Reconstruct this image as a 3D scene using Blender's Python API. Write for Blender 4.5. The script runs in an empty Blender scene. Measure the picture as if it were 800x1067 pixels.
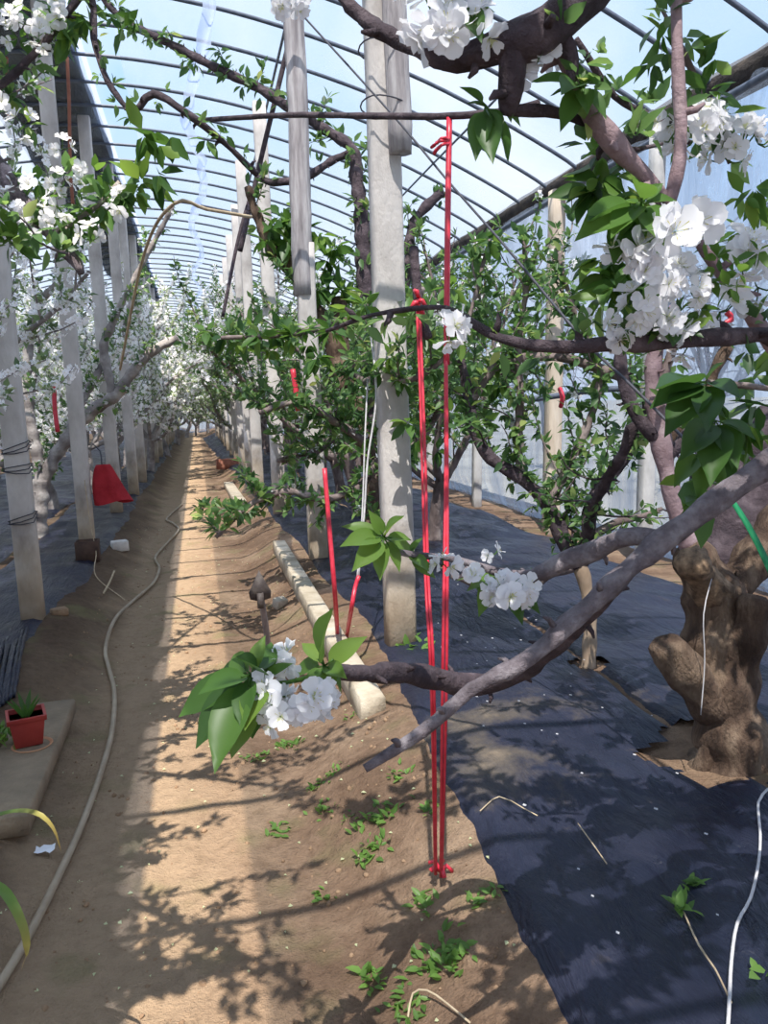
import bpy, math, random
import numpy as np
from math import sin, cos, radians, pi, sqrt
from mathutils import Vector, Matrix, noise

random.seed(7)
RNG = np.random.default_rng(7)
col = bpy.context.scene.collection
H = 1.45
F = 840.0

# ------------------------------------------------------------------ camera
def cam_basis(yaw, p, r):
    f = np.array([sin(yaw)*cos(p), cos(yaw)*cos(p), -sin(p)])
    r0 = np.array([cos(yaw), -sin(yaw), 0.0])
    u0 = np.cross(r0, f)
    return f, cos(r)*r0 - sin(r)*u0, sin(r)*r0 + cos(r)*u0
CF, CR, CU = cam_basis(radians(12.70), radians(7.81), radians(2.0))
EYE = np.array([0, 0, H])
cam = bpy.data.cameras.new('camera')
cam.sensor_fit = 'VERTICAL'; cam.sensor_height = 36; cam.lens = 36*F/1067
cam.clip_start = 0.02; cam.clip_end = 500
camo = bpy.data.objects.new('camera', cam); col.objects.link(camo)
M = Matrix(((CR[0], CU[0], -CF[0], 0), (CR[1], CU[1], -CF[1], 0), (CR[2], CU[2], -CF[2], H), (0, 0, 0, 1)))
camo.matrix_world = M
bpy.context.scene.camera = camo

def ray(px, py):
    return CF + CR*(px-400)/F - CU*(py-533.5)/F
def P(px, py, d):
    return EYE + ray(px, py)*d

# ------------------------------------------------------------------ terrain
def ss(a, b, x):
    t = min(1, max(0, (x-a)/(b-a))); return t*t*(3-2*t)
def h(x, y):
    r = 0.19*ss(0.28, 0.82, x)
    l = 0.17*ss(-0.5, -1.0, x)
    z = r + l
    z -= 0.15*ss(2.3, 3.5, x)
    n = noise.noise(Vector((x*1.1, y*0.9, 3.0)))
    n2 = noise.noise(Vector((x*3.7, y*3.1, 9.0)))
    side = ss(0.2, 0.6, abs(x+0.05))
    z += n*0.035*(0.3+side) + n2*0.018*(0.25+side)
    z += 0.05*math.exp(-((x-0.45)**2/0.03 + (y-2.7)**2/0.6))
    return z
def bump2(x, y):
    return noise.noise(Vector((x*11, y*11, 1)))*0.007 + noise.noise(Vector((x*27, y*27, 5)))*0.0035
def G(px, py, dz=0.0):
    d = ray(px, py); t = 0.8
    prev = t
    while t < 90:
        p = EYE + d*t
        if p[2] < h(p[0], p[1]) + dz: break
        prev = t; t *= 1.01
    lo, hi = prev, t
    for _ in range(20):
        m = (lo+hi)/2; p = EYE + d*m
        if p[2] < h(p[0], p[1]) + dz: hi = m
        else: lo = m
    return EYE + d*hi

# ------------------------------------------------------------------ materials
def mat(name):
    m = bpy.data.materials.new(name); m.use_nodes = True
    nt = m.node_tree; nt.nodes.clear()
    out = nt.nodes.new('ShaderNodeOutputMaterial')
    return m, nt, out
def N(nt, typ, **kw):
    n = nt.nodes.new(typ)
    for k, v in kw.items():
        if k.startswith('i_'):
            key = k[2:]
            key = int(key) if key.isdigit() else key.replace('_', ' ')
            n.inputs[key].default_value = v
        else: setattr(n, k, v)
    return n
def ramp(nt, stops):
    r = nt.nodes.new('ShaderNodeValToRGB'); e = r.color_ramp.elements
    while len(e) > 1: e.remove(e[0])
    e[0].position = stops[0][0]; e[0].color = (*stops[0][1], 1)
    for p, c in stops[1:]:
        q = e.new(p); q.color = (*c, 1)
    return r
def simple(name, stops, scale=8, rough=0.8, bump=0.0, bscale=30, stretch=(1, 1, 1), detail=5, spec=0.3, coords='Object', metal=0):
    m, nt, out = mat(name)
    tc = N(nt, 'ShaderNodeTexCoord'); mp = N(nt, 'ShaderNodeMapping'); mp.inputs['Scale'].default_value = stretch
    nt.links.new(tc.outputs[coords], mp.inputs[0])
    nz = N(nt, 'ShaderNodeTexNoise', i_Scale=scale, i_Detail=detail, i_Roughness=0.6)
    nt.links.new(mp.outputs[0], nz.inputs['Vector'])
    r = ramp(nt, stops); nt.links.new(nz.outputs['Fac'], r.inputs[0])
    b = N(nt, 'ShaderNodeBsdfPrincipled'); b.inputs['Roughness'].default_value = rough
    b.inputs['Specular IOR Level'].default_value = spec; b.inputs['Metallic'].default_value = metal
    nt.links.new(r.outputs[0], b.inputs['Base Color'])
    if bump:
        n2 = N(nt, 'ShaderNodeTexNoise', i_Scale=bscale, i_Detail=6.0, i_Roughness=0.65)
        nt.links.new(mp.outputs[0], n2.inputs['Vector'])
        bp = N(nt, 'ShaderNodeBump', i_Strength=1.0, i_Distance=bump)
        nt.links.new(n2.outputs['Fac'], bp.inputs['Height']); nt.links.new(bp.outputs[0], b.inputs['Normal'])
    nt.links.new(b.outputs[0], out.inputs[0])
    return m

def leaf_mat(name, stops, trans=0.45, rough=0.45):
    m, nt, out = mat(name)
    at = N(nt, 'ShaderNodeAttribute', attribute_name='tint')
    r = ramp(nt, stops); nt.links.new(at.outputs['Fac'], r.inputs[0])
    b = N(nt, 'ShaderNodeBsdfPrincipled'); b.inputs['Roughness'].default_value = rough; b.inputs['Specular IOR Level'].default_value = 0.35
    t = N(nt, 'ShaderNodeBsdfTranslucent')
    br = N(nt, 'ShaderNodeHueSaturation', i_Hue=0.485, i_Saturation=1.05, i_Value=1.6)
    nt.links.new(r.outputs[0], b.inputs['Base Color']); nt.links.new(r.outputs[0], br.inputs['Color'])
    nt.links.new(br.outputs[0], t.inputs[0])
    mx = N(nt, 'ShaderNodeMixShader', i_0=trans)
    nt.links.new(b.outputs[0], mx.inputs[1]); nt.links.new(t.outputs[0], mx.inputs[2])
    nt.links.new(mx.outputs[0], out.inputs[0])
    return m

LEAF = leaf_mat('cherry_leaf', [(0, (.04, .095, .035)), (.45, (.085, .175, .055)), (.8, (.16, .27, .075)), (1, (.27, .33, .10))])
LEAF_LIT = leaf_mat('sunlit_cherry_leaf', [(0, (.09, .15, .07)), (.45, (.17, .25, .11)), (.8, (.28, .36, .16)), (1, (.40, .44, .22))])  # lighter leaf copy for left and far trees, sunlight put into the colour
PETAL_F = leaf_mat('far_white_petal', [(0, (.62, .60, .30)), (.12, (.66, .66, .45)), (.3, (.82, .80, .82)), (1, (.88, .86, .88))], trans=.45, rough=.6)
LEAF_N = leaf_mat('near_cherry_leaf', [(0, (.028, .075, .018)), (.5, (.07, .16, .03)), (1, (.17, .28, .05))], rough=.4)
PETAL = leaf_mat('white_petal', [(0, (.50, .46, .14)), (.12, (.52, .55, .30)), (.3, (.66, .655, .69)), (1, (.75, .745, .78))], trans=.35, rough=.6)
GRASS = leaf_mat('weed_leaf', [(0, (.07, .15, .03)), (1, (.16, .30, .06))])
GRASSY = leaf_mat('strap_leaf', [(0, (.06, .15, .03)), (.65, (.12, .22, .04)), (1, (.40, .26, .08))], trans=.3)
BARK = simple('cherry_bark', [(.3, (.075, .052, .05)), (.5, (.16, .12, .115)), (.7, (.29, .235, .22))], 9, .85, .012, 40, (1, 1, .5))
BARK_D = simple('dark_bark', [(.3, (.03, .021, .028)), (.55, (.07, .05, .06)), (.75, (.15, .115, .13))], 18, .85, .016, 45)
BARK_P = simple('purple_shoot_bark', [(.3, (.15, .09, .10)), (.6, (.30, .21, .23)), (.8, (.42, .33, .34))], 12, .7, .006, 60)
BARK_G = simple('grey_bark', [(.32, (.05, .038, .045)), (.5, (.14, .115, .13)), (.7, (.28, .25, .27))], 20, .85, .012, 45)
BARK_T = simple('trunk_bark', [(.3, (.025, .015, .011)), (.46, (.085, .052, .036)), (.6, (.19, .13, .09)), (.74, (.29, .22, .16))], 9, .95, .035, 26, (1, 1, .35))
BARK_L = simple('pale_bark', [(.3, (.11, .09, .09)), (.52, (.26, .23, .22)), (.7, (.5, .47, .45))], 6, .85, .012, 40)
TWIG = simple('dry_twig', [(.3, (.30, .22, .14)), (.7, (.55, .44, .30))], 20, .9)
WOUND = simple('cut_wood', [(.35, (.07, .045, .03)), (.7, (.32, .21, .13))], 30, .9, .004, 80)

# soil
def soil_mat():
    m, nt, out = mat('trodden_soil')
    tc = N(nt, 'ShaderNodeTexCoord'); L = nt.links.new
    n1 = N(nt, 'ShaderNodeTexNoise', i_Scale=1.6, i_Detail=6.0, i_Roughness=.62)
    n2 = N(nt, 'ShaderNodeTexNoise', i_Scale=22.0, i_Detail=7.0, i_Roughness=.7)
    n3 = N(nt, 'ShaderNodeTexNoise', i_Scale=120.0, i_Detail=3.0, i_Roughness=.6)
    for n in (n1, n2, n3): L(tc.outputs['Object'], n.inputs['Vector'])
    r1 = ramp(nt, [(.3, (.115, .068, .044)), (.5, (.22, .138, .09)), (.7, (.37, .255, .17))])
    r2 = ramp(nt, [(.3, (.55, .52, .5)), (.55, (1, 1, 1)), (.75, (1.2, 1.17, 1.12))])
    L(n1.outputs['Fac'], r1.inputs[0]); L(n2.outputs['Fac'], r2.inputs[0])
    mx = N(nt, 'ShaderNodeMix', data_type='RGBA', blend_type='MULTIPLY'); mx.inputs[0].default_value = .8
    L(r1.outputs[0], mx.inputs[6]); L(r2.outputs[0], mx.inputs[7])
    # path strip: trodden paler earth
    sp = N(nt, 'ShaderNodeSeparateXYZ'); L(tc.outputs['Object'], sp.inputs[0])
    wn = N(nt, 'ShaderNodeTexNoise', i_Scale=3.0); L(tc.outputs['Object'], wn.inputs['Vector'])
    ad = N(nt, 'ShaderNodeMath', operation='MULTIPLY_ADD'); ad.inputs[1].default_value = .35; L(wn.outputs['Fac'], ad.inputs[0]); L(sp.outputs['X'], ad.inputs[2])
    r3 = ramp(nt, [(0, (0, 0, 0)), (.42, (0, 0, 0)), (.5, (1, 1, 1)), (.57, (1, 1, 1)), (.66, (0, 0, 0))])
    mr = N(nt, 'ShaderNodeMapRange'); mr.inputs[1].default_value = -2.5; mr.inputs[2].default_value = 2.5
    L(ad.outputs[0], mr.inputs[0]); L(mr.outputs[0], r3.inputs[0])
    m2 = N(nt, 'ShaderNodeMix', data_type='RGBA'); L(r3.outputs[0], m2.inputs[0])
    L(mx.outputs[2], m2.inputs[6])
    pc = N(nt, 'ShaderNodeMix', data_type='RGBA', blend_type='MULTIPLY'); pc.inputs[0].default_value = .45
    pc.inputs[6].default_value = (.36, .25, .16, 1); L(r2.outputs[0], pc.inputs[7]); L(pc.outputs[2], m2.inputs[7])
    # roof-blanket shade painted into the soil colour left of the trodden strip
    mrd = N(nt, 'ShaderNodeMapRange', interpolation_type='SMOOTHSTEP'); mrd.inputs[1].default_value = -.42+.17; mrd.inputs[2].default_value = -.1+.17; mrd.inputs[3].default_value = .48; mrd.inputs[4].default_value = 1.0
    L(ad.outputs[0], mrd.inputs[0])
    shade_mx = N(nt, 'ShaderNodeMix', data_type='RGBA', blend_type='MULTIPLY'); shade_mx.inputs[0].default_value = 1; L(m2.outputs[2], shade_mx.inputs[6]); L(mrd.outputs[0], shade_mx.inputs[7]); m2 = shade_mx
    # greenish algae at the left kerb
    n4 = N(nt, 'ShaderNodeTexNoise', i_Scale=4.0, i_Detail=4.0); L(tc.outputs['Object'], n4.inputs['Vector'])
    r4 = ramp(nt, [(.56, (0, 0, 0)), (.72, (.55, .55, .55))]); L(n4.outputs['Fac'], r4.inputs[0])
    m3 = N(nt, 'ShaderNodeMix', data_type='RGBA'); L(r4.outputs[0], m3.inputs[0]); L(m2.outputs[2], m3.inputs[6]); m3.inputs[7].default_value = (.17, .16, .07, 1)
    b = N(nt, 'ShaderNodeBsdfPrincipled', i_Roughness=.95); b.inputs['Specular IOR Level'].default_value = .15
    L(m3.outputs[2], b.inputs['Base Color'])
    mm = N(nt, 'ShaderNodeMath', operation='MULTIPLY_ADD'); mm.inputs[1].default_value = .35
    L(n3.outputs['Fac'], mm.inputs[0]); L(n2.outputs['Fac'], mm.inputs[2])
    bp = N(nt, 'ShaderNodeBump', i_Strength=1.0, i_Distance=.03); L(mm.outputs[0], bp.inputs['Height']); L(bp.outputs[0], b.inputs['Normal'])
    L(b.outputs[0], out.inputs[0]); return m
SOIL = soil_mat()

def sheet_mat():
    m, nt, out = mat('black_mulch_film'); L = nt.links.new
    tc = N(nt, 'ShaderNodeTexCoord')
    n1 = N(nt, 'ShaderNodeTexNoise', i_Scale=2.2, i_Detail=7.0, i_Roughness=.68); L(tc.outputs['Object'], n1.inputs['Vector'])
    r1 = ramp(nt, [(.45, (.006, .008, .020)), (.62, (.013, .015, .032)), (.76, (.08, .065, .055)), (.9, (.24, .18, .125))])
    at = N(nt, 'ShaderNodeAttribute', attribute_name='tint')
    ad = N(nt, 'ShaderNodeMath', operation='MULTIPLY_ADD'); ad.inputs[1].default_value = .36
    L(at.outputs['Fac'], ad.inputs[0]); L(n1.outputs['Fac'], ad.inputs[2]); L(ad.outputs[0], r1.inputs[0])
    mp = N(nt, 'ShaderNodeMapping'); mp.inputs['Scale'].default_value = (6, 1.6, 1); mp.inputs['Rotation'].default_value = (0, 0, .25)
    L(tc.outputs['Object'], mp.inputs[0])
    n2 = N(nt, 'ShaderNodeTexNoise', i_Scale=2.5, i_Detail=6.0, i_Roughness=.6, i_Distortion=.6); L(mp.outputs[0], n2.inputs['Vector'])
    b = N(nt, 'ShaderNodeBsdfPrincipled'); b.inputs['Specular IOR Level'].default_value = .32
    rr = ramp(nt, [(.4, (.36, .36, .36)), (.8, (.75, .75, .75))]); L(ad.outputs[0], rr.inputs[0]); L(rr.outputs[0], b.inputs['Roughness'])
    L(r1.outputs[0], b.inputs['Base Color'])
    bp = N(nt, 'ShaderNodeBump', i_Strength=1.0, i_Distance=.035); L(n2.outputs['Fac'], bp.inputs['Height']); L(bp.outputs[0], b.inputs['Normal'])
    L(b.outputs[0], out.inputs[0]); return m
SHEET = sheet_mat()

def film_mat(name, transp, tint, body, gloss, bump=0.0, bscale=2.0, stretch=(1, 1, 1), var=0.0):
    m, nt, out = mat(name); L = nt.links.new
    tc = N(nt, 'ShaderNodeTexCoord'); mp = N(nt, 'ShaderNodeMapping'); mp.inputs['Scale'].default_value = stretch
    L(tc.outputs['Object'], mp.inputs[0])
    n1 = N(nt, 'ShaderNodeTexNoise', i_Scale=bscale, i_Detail=6.0, i_Roughness=.62, i_Distortion=.5); L(mp.outputs[0], n1.inputs['Vector'])
    tr = N(nt, 'ShaderNodeBsdfTransparent'); tr.inputs[0].default_value = (*tint, 1)
    ts = N(nt, 'ShaderNodeBsdfTranslucent'); ts.inputs[0].default_value = (*body, 1)
    df = N(nt, 'ShaderNodeBsdfDiffuse'); df.inputs[0].default_value = (*body, 1)
    m0 = N(nt, 'ShaderNodeMixShader', i_0=.35); L(ts.outputs[0], m0.inputs[1]); L(df.outputs[0], m0.inputs[2])
    mx = N(nt, 'ShaderNodeMixShader'); L(m0.outputs[0], mx.inputs[1]); L(tr.outputs[0], mx.inputs[2])
    mr = N(nt, 'ShaderNodeMapRange'); mr.inputs[1].default_value = .3; mr.inputs[2].default_value = .7
    mr.inputs[3].default_value = transp-var; mr.inputs[4].default_value = min(1, transp+var)
    L(n1.outputs['Fac'], mr.inputs[0]); L(mr.outputs[0], mx.inputs[0])
    gl = N(nt, 'ShaderNodeBsdfGlossy', i_Roughness=.22); gl.inputs[0].default_value = (1, 1, 1, 1)
    m2 = N(nt, 'ShaderNodeMixShader', i_0=gloss); L(mx.outputs[0], m2.inputs[1]); L(gl.outputs[0], m2.inputs[2])
    if bump:
        bp = N(nt, 'ShaderNodeBump', i_Strength=1.0, i_Distance=bump); L(n1.outputs['Fac'], bp.inputs['Height'])
        for q in (gl, df, ts): L(bp.outputs[0], q.inputs['Normal'])
    L(m2.outputs[0], out.inputs[0]); return m
ROOF_FILM = film_mat('clear_roof_film', .63, (.91, .95, 1), (.36, .42, .52), .03, 0, 1.2, (1, .5, 1), .14)
SIDE_FILM = film_mat('cloudy_side_film', .50, (.70, .82, 1.0), (.36, .46, .64), .14, .08, 2.2, (1, 1.6, .35), .38)
SEAM_FILM = film_mat('folded_film', .45, (.62, .72, .95), (.62, .70, .88), .06, .05, 2, (1, .4, 1), .1)

CONC = simple('post_concrete', [(.3, (.33, .31, .30)), (.5, (.47, .455, .45)), (.7, (.60, .585, .58))], 5, .9, .006, 50, (1, 1, .6))
def post_mat():
    m = simple('whitewashed_post', [(.28, (.28, .25, .235)), (.45, (.48, .45, .435)), (.7, (.70, .67, .655))], 4, .9, .006, 45, (1, 1, .5))
    nt = m.node_tree; L = nt.links.new
    b = [n for n in nt.nodes if n.type == 'BSDF_PRINCIPLED'][0]; src = b.inputs['Base Color'].links[0].from_socket
    tc = N(nt, 'ShaderNodeTexCoord'); sp = N(nt, 'ShaderNodeSeparateXYZ'); L(tc.outputs['Object'], sp.inputs[0])
    nz = N(nt, 'ShaderNodeTexNoise', i_Scale=6.0); L(tc.outputs['Object'], nz.inputs['Vector'])
    ma = N(nt, 'ShaderNodeMath', operation='MULTIPLY_ADD'); ma.inputs[1].default_value = -.5; L(nz.outputs['Fac'], ma.inputs[0]); L(sp.outputs['Z'], ma.inputs[2])
    r = ramp(nt, [(0, (.62, .50, .36)), (.2, (.80, .70, .56)), (.55, (.98, .96, .95))]); L(ma.outputs[0], r.inputs[0])
    mx = N(nt, 'ShaderNodeMix', data_type='RGBA', blend_type='MULTIPLY'); mx.inputs[0].default_value = 1
    L(src, mx.inputs[6]); L(r.outputs[0], mx.inputs[7]); L(mx.outputs[2], b.inputs['Base Color']); return m
POST = post_mat()
WOODP = simple('weathered_wood', [(.3, (.16, .14, .15)), (.5, (.33, .30, .31)), (.7, (.52, .49, .50))], 7, .9, .01, 30, (3, 3, .35))
WARM = simple('warm_wood_post', [(.3, (.42, .33, .25)), (.6, (.62, .52, .42)), (.8, (.70, .62, .52))], 6, .85, .006, 30, (2, 2, .4))  # warm tan wood tone for one post at the side film
STEEL = simple('roof_steel', [(.3, (.06, .075, .11)), (.7, (.12, .14, .19))], 20, .5)
CORD_R = simple('red_cord', [(.3, (.50, .012, .03)), (.7, (.70, .04, .075))], 40, .38, 0, 30, (1, 1, 1), spec=.5)
CORD_G = simple('green_strap', [(.3, (.0, .15, .055)), (.7, (.02, .26, .10))], 30, .5)
CORD_D = simple('dark_wire', [(.3, (.03, .03, .04)), (.7, (.07, .07, .09))], 30, .6)
CORD_W = simple('pale_string', [(.3, (.42, .40, .42)), (.7, (.65, .63, .64))], 30, .8)
HOSE = simple('grey_hose', [(.3, (.24, .18, .12)), (.7, (.40, .32, .23))], 6, .6)
CLOTH_R = simple('red_cloth', [(.3, (.26, .008, .014)), (.7, (.42, .02, .03))], 9, .85, .01, 30)
POT_R = simple('red_plastic', [(.3, (.28, .03, .028)), (.7, (.42, .06, .05))], 5, .5)
CLAY = simple('clay_saucer', [(.3, (.40, .18, .09)), (.7, (.55, .28, .15))], 8, .8)
DARKBOX = simple('dark_brown_box', [(.3, (.035, .02, .016)), (.7, (.09, .05, .035))], 12, .8)
BRICKW = simple('pale_block', [(.3, (.50, .46, .43)), (.7, (.72, .68, .64))], 12, .9, .006, 40)
BRICKR = simple('red_brick', [(.3, (.28, .09, .06)), (.7, (.42, .17, .11))], 12, .9, .006, 40)
KERB = simple('old_kerb', [(.3, (.30, .24, .17)), (.5, (.44, .37, .28)), (.7, (.56, .49, .39))], 7, .9, .008, 40)
SLAB = simple('ledge_concrete', [(.3, (.15, .11, .075)), (.7, (.28, .21, .14))], 6, .9, .008, 40)
IRON = simple('dark_iron', [(.3, (.04, .03, .03)), (.7, (.11, .09, .08))], 20, .6, .003, 60)
HANDLE = simple('old_handle', [(.3, (.14, .11, .11)), (.7, (.30, .25, .23))], 10, .8, .004, 40, (3, 3, .5))
MAT_T = simple('straw_blanket', [(.3, (.018, .014, .014)), (.5, (.05, .04, .036)), (.7, (.10, .078, .062))], 5, .95, .05, 14, (4, 1, 1))
LITTER = simple('white_litter', [(.3, (.7, .7, .75)), (.7, (.85, .85, .9))], 20, .6)
OUTG = simple('outside_earth', [(.3, (.20, .17, .14)), (.7, (.34, .31, .26))], .4, .95)
SOILDARK = simple('bare_soil', [(.3, (.20, .12, .07)), (.7, (.36, .23, .14))], 14, .95, .02, 30)
PEBBLE = simple('pebble_stone', [(.3, (.35, .30, .25)), (.7, (.60, .54, .46))], 14, .9)

# ------------------------------------------------------------------ mesh building
class MB:
    def __init__(s): s.v = []; s.f = []; s.t = []; s.n = 0; s.mi = []
    def add(s, v, f, t=0.5, mi=0):
        v = np.asarray(v, float).reshape(-1, 3)
        s.v.append(v)
        s.t.append(np.full(len(v), t) if np.isscalar(t) else np.asarray(t))
        for a in f:
            s.f.append((np.asarray(a, int) + s.n, mi))
        s.n += len(v)
    def build(s, name, m, parent=None, smooth=True, tint=True):
        V = np.concatenate(s.v); me = bpy.data.meshes.new(name)
        counts = []; idx = []; mis = []
        for a, mi in s.f:
            if a.ndim == 1: a = a[None]
            counts.append(np.full(len(a), a.shape[1])); idx.append(a.ravel()); mis.append(np.full(len(a), mi))
        counts = np.concatenate(counts); idx = np.concatenate(idx); mis = np.concatenate(mis)
        org = np.zeros(3)
        if parent is None:
            org = V.mean(0); org[2] = V[:, 2].min(); V = V-org
        me.vertices.add(len(V)); me.vertices.foreach_set('co', V.ravel())
        me.loops.add(len(idx)); me.loops.foreach_set('vertex_index', idx.astype(np.int32))
        me.polygons.add(len(counts))
        st = np.concatenate([[0], np.cumsum(counts)[:-1]])
        me.polygons.foreach_set('loop_start', st.astype(np.int32))
        me.polygons.foreach_set('loop_total', counts.astype(np.int32))
        me.polygons.foreach_set('material_index', mis.astype(np.int32))
        if smooth: me.polygons.foreach_set('use_smooth', np.ones(len(counts), bool))
        me.update(calc_edges=True); me.validate()
        if tint:
            a = me.attributes.new('tint', 'FLOAT', 'POINT'); a.data.foreach_set('value', np.concatenate(s.t).astype(np.float32))
        for q in (m if isinstance(m, (list, tuple)) else [m]): me.materials.append(q)
        o = bpy.data.objects.new(name, me); col.objects.link(o)
        if parent is not None:
            o.parent = parent
            if parent.type == 'MESH' or True:
                w = parent.matrix_world_loc
                me.transform(Matrix.Translation(-Vector(w)))
            o_loc[o.name] = w
        else:
            o.location = org; o_loc[o.name] = tuple(org)
        return o
o_loc = {}
bpy.types.Object.matrix_world_loc = property(lambda s: o_loc.get(s.name, (0, 0, 0)))

def tag(o, label=None, cat=None, group=None, kind=None):
    if label: o['label'] = label
    if cat: o['category'] = cat
    if group: o['group'] = group
    if kind: o['kind'] = kind
    return o
def empty(name, loc, label, cat, group=None):
    o = bpy.data.objects.new(name, None); col.objects.link(o); o.location = loc; o.empty_display_size = .1
    o_loc[o.name] = tuple(loc)
    return tag(o, label, cat, group)

def smooth_line(pts, step=0.04):
    pts = np.array(pts, float)
    if len(pts) < 3: 
        n = max(2, int(np.linalg.norm(pts[1, :3]-pts[0, :3])/step)+1)
        t = np.linspace(0, 1, n)[:, None]; return pts[0]*(1-t)+pts[1]*t
    E = np.vstack([2*pts[0]-pts[1], pts, 2*pts[-1]-pts[-2]]); out = []
    for i in range(1, len(E)-2):
        p0, p1, p2, p3 = E[i-1:i+3]
        n = max(2, int(np.linalg.norm((p2-p1)[:3])/step)+1)
        for t in np.linspace(0, 1, n, endpoint=False):
            out.append(.5*((2*p1)+(-p0+p2)*t+(2*p0-5*p1+4*p2-p3)*t*t+(-p0+3*p1-3*p2+p3)*t**3))
    out.append(pts[-1]); return np.array(out)

def tube(mb, pts, r, sides=8, knob=0.12, rng=RNG, mi=0, cap=True):
    """pts: (n,3), r: array n or scalar"""
    pts = np.asarray(pts, float); n = len(pts)
    r = np.full(n, r) if np.isscalar(r) else np.asarray(r, float)
    T = np.gradient(pts, axis=0); T /= np.linalg.norm(T, axis=1)[:, None]+1e-9
    a = np.array([0, 0, 1.]) if abs(T[0][2]) < .9 else np.array([1., 0, 0])
    U = np.cross(T[0], a); U /= np.linalg.norm(U)
    ang = np.linspace(0, 2*pi, sides, endpoint=False); V = []
    arc = 0.0; sdd = float(rng.random()*50); lumpy = sides >= 9 and knob > 0
    for i in range(n):
        if i: arc += np.linalg.norm(pts[i]-pts[i-1])/max(r[i], .003)
        U = U - T[i]*(U@T[i]); U /= np.linalg.norm(U)+1e-9; W = np.cross(T[i], U)
        if lumpy:
            rr = r[i]*np.array([1+knob*(1.5*noise.noise(Vector((cos(a)*1.1+sdd, sin(a)*1.1, arc*.33)))+.9*noise.noise(Vector((cos(a)*3.2, sin(a)*3.2+sdd, arc*.45)))+.5*noise.noise(Vector((cos(a)*7+sdd, sin(a)*7, arc*1.6)))) for a in ang])
        else: rr = r[i]*(1+knob*(rng.random(sides)-.5)*1.6+knob*(rng.random()-.5)*1.2)
        V.append(pts[i]+np.outer(np.cos(ang)*rr, U)+np.outer(np.sin(ang)*rr, W))
    V = np.vstack(V)
    i = np.arange(n-1)[:, None]*sides; j = np.arange(sides)[None]; j2 = (j+1) % sides
    q = np.stack([i+j, i+j2, i+sides+j2, i+sides+j], -1).reshape(-1, 4)
    fs = [q]
    if cap: fs += [np.arange(sides)[::-1][None], (np.arange(sides)+(n-1)*sides)[None]]
    mb.add(V, fs, .5, mi)

def box(mb, c, s, rot=None, bev=0.0, mi=0, taper=1.0):
    hx, hy, hz = np.array(s)/2
    b = bev
    V = []; 
    rings = [(-hz, b), (-hz+b, 0), (hz-b, 0), (hz, b)] if b else [(-hz, 0), (hz, 0)]
    for k, (z, ins) in enumerate(rings):
        tt = 1+(taper-1)*((z+hz)/(2*hz))
        if b:
            x, y = (hx-ins)*tt, (hy-ins)*tt
            V += [(-x+b, -y, z), (x-b, -y, z), (x, -y+b, z), (x, y-b, z), (x-b, y, z), (-x+b, y, z), (-x, y-b, z), (-x, -y+b, z)]
        else: V += [(-hx*tt, -hy*tt, z), (hx*tt, -hy*tt, z), (hx*tt, hy*tt, z), (-hx*tt, hy*tt, z)]
    m = 8 if b else 4; V = np.array(V)
    if rot is not None: V = V@np.array(rot).T
    V = V+np.array(c)
    fs = [np.arange(m)[::-1][None], (np.arange(m)+m*(len(rings)-1))[None]]
    for k in range(len(rings)-1):
        j = np.arange(m); j2 = (j+1) % m
        fs.append(np.stack([k*m+j, k*m+j2, (k+1)*m+j2, (k+1)*m+j], -1))
    mb.add(V, fs, .5, mi)

def rotz(a): return np.array([[cos(a), -sin(a), 0], [sin(a), cos(a), 0], [0, 0, 1]])
def rotx(a): return np.array([[1, 0, 0], [0, cos(a), -sin(a)], [0, sin(a), cos(a)]])
def roty(a): return np.array([[cos(a), 0, sin(a)], [0, 1, 0], [-sin(a), 0, cos(a)]])
def nrm(a): return a/(np.linalg.norm(a, axis=-1, keepdims=True)+1e-9)

# leaf templates: x along, y across, z normal
def leaf_tpl(seg, w=.23, droop=.25, fold=.10):
    V = [(0, 0, 0)]; 
    for k in range(1, seg):
        t = k/seg; ww = w*(sin(pi*t**.8))**.8*(1.0 if t < .7 else (1-t)/.3*.45+.55)
        z = -droop*t*t
        V += [(t, -ww, z+fold*ww/w*.5), (t, 0, z-fold*.3), (t, ww, z+fold*ww/w*.5)]
    V.append((1.0, 0, -droop)); n = len(V)-1
    tris = [(0, 1, 2), (0, 2, 3), (n, n-1, n-2), (n, n-2, n-3)]; quads = []
    for k in range(seg-2):
        a = 1+3*k; quads += [(a, a+3, a+4, a+1), (a+1, a+4, a+5, a+2)]
    return np.array(V), [np.array(tris)]+([np.array(quads)] if quads else [])
LT_FAR = (np.array([(0, 0, 0), (.45, -.25, .05), (1, 0, -.2), (.45, .25, .05)]), [np.array([(0, 1, 2), (0, 2, 3)])])
LT_MID = leaf_tpl(3); LT_NEAR = leaf_tpl(7, .235, .34, .16)
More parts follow.
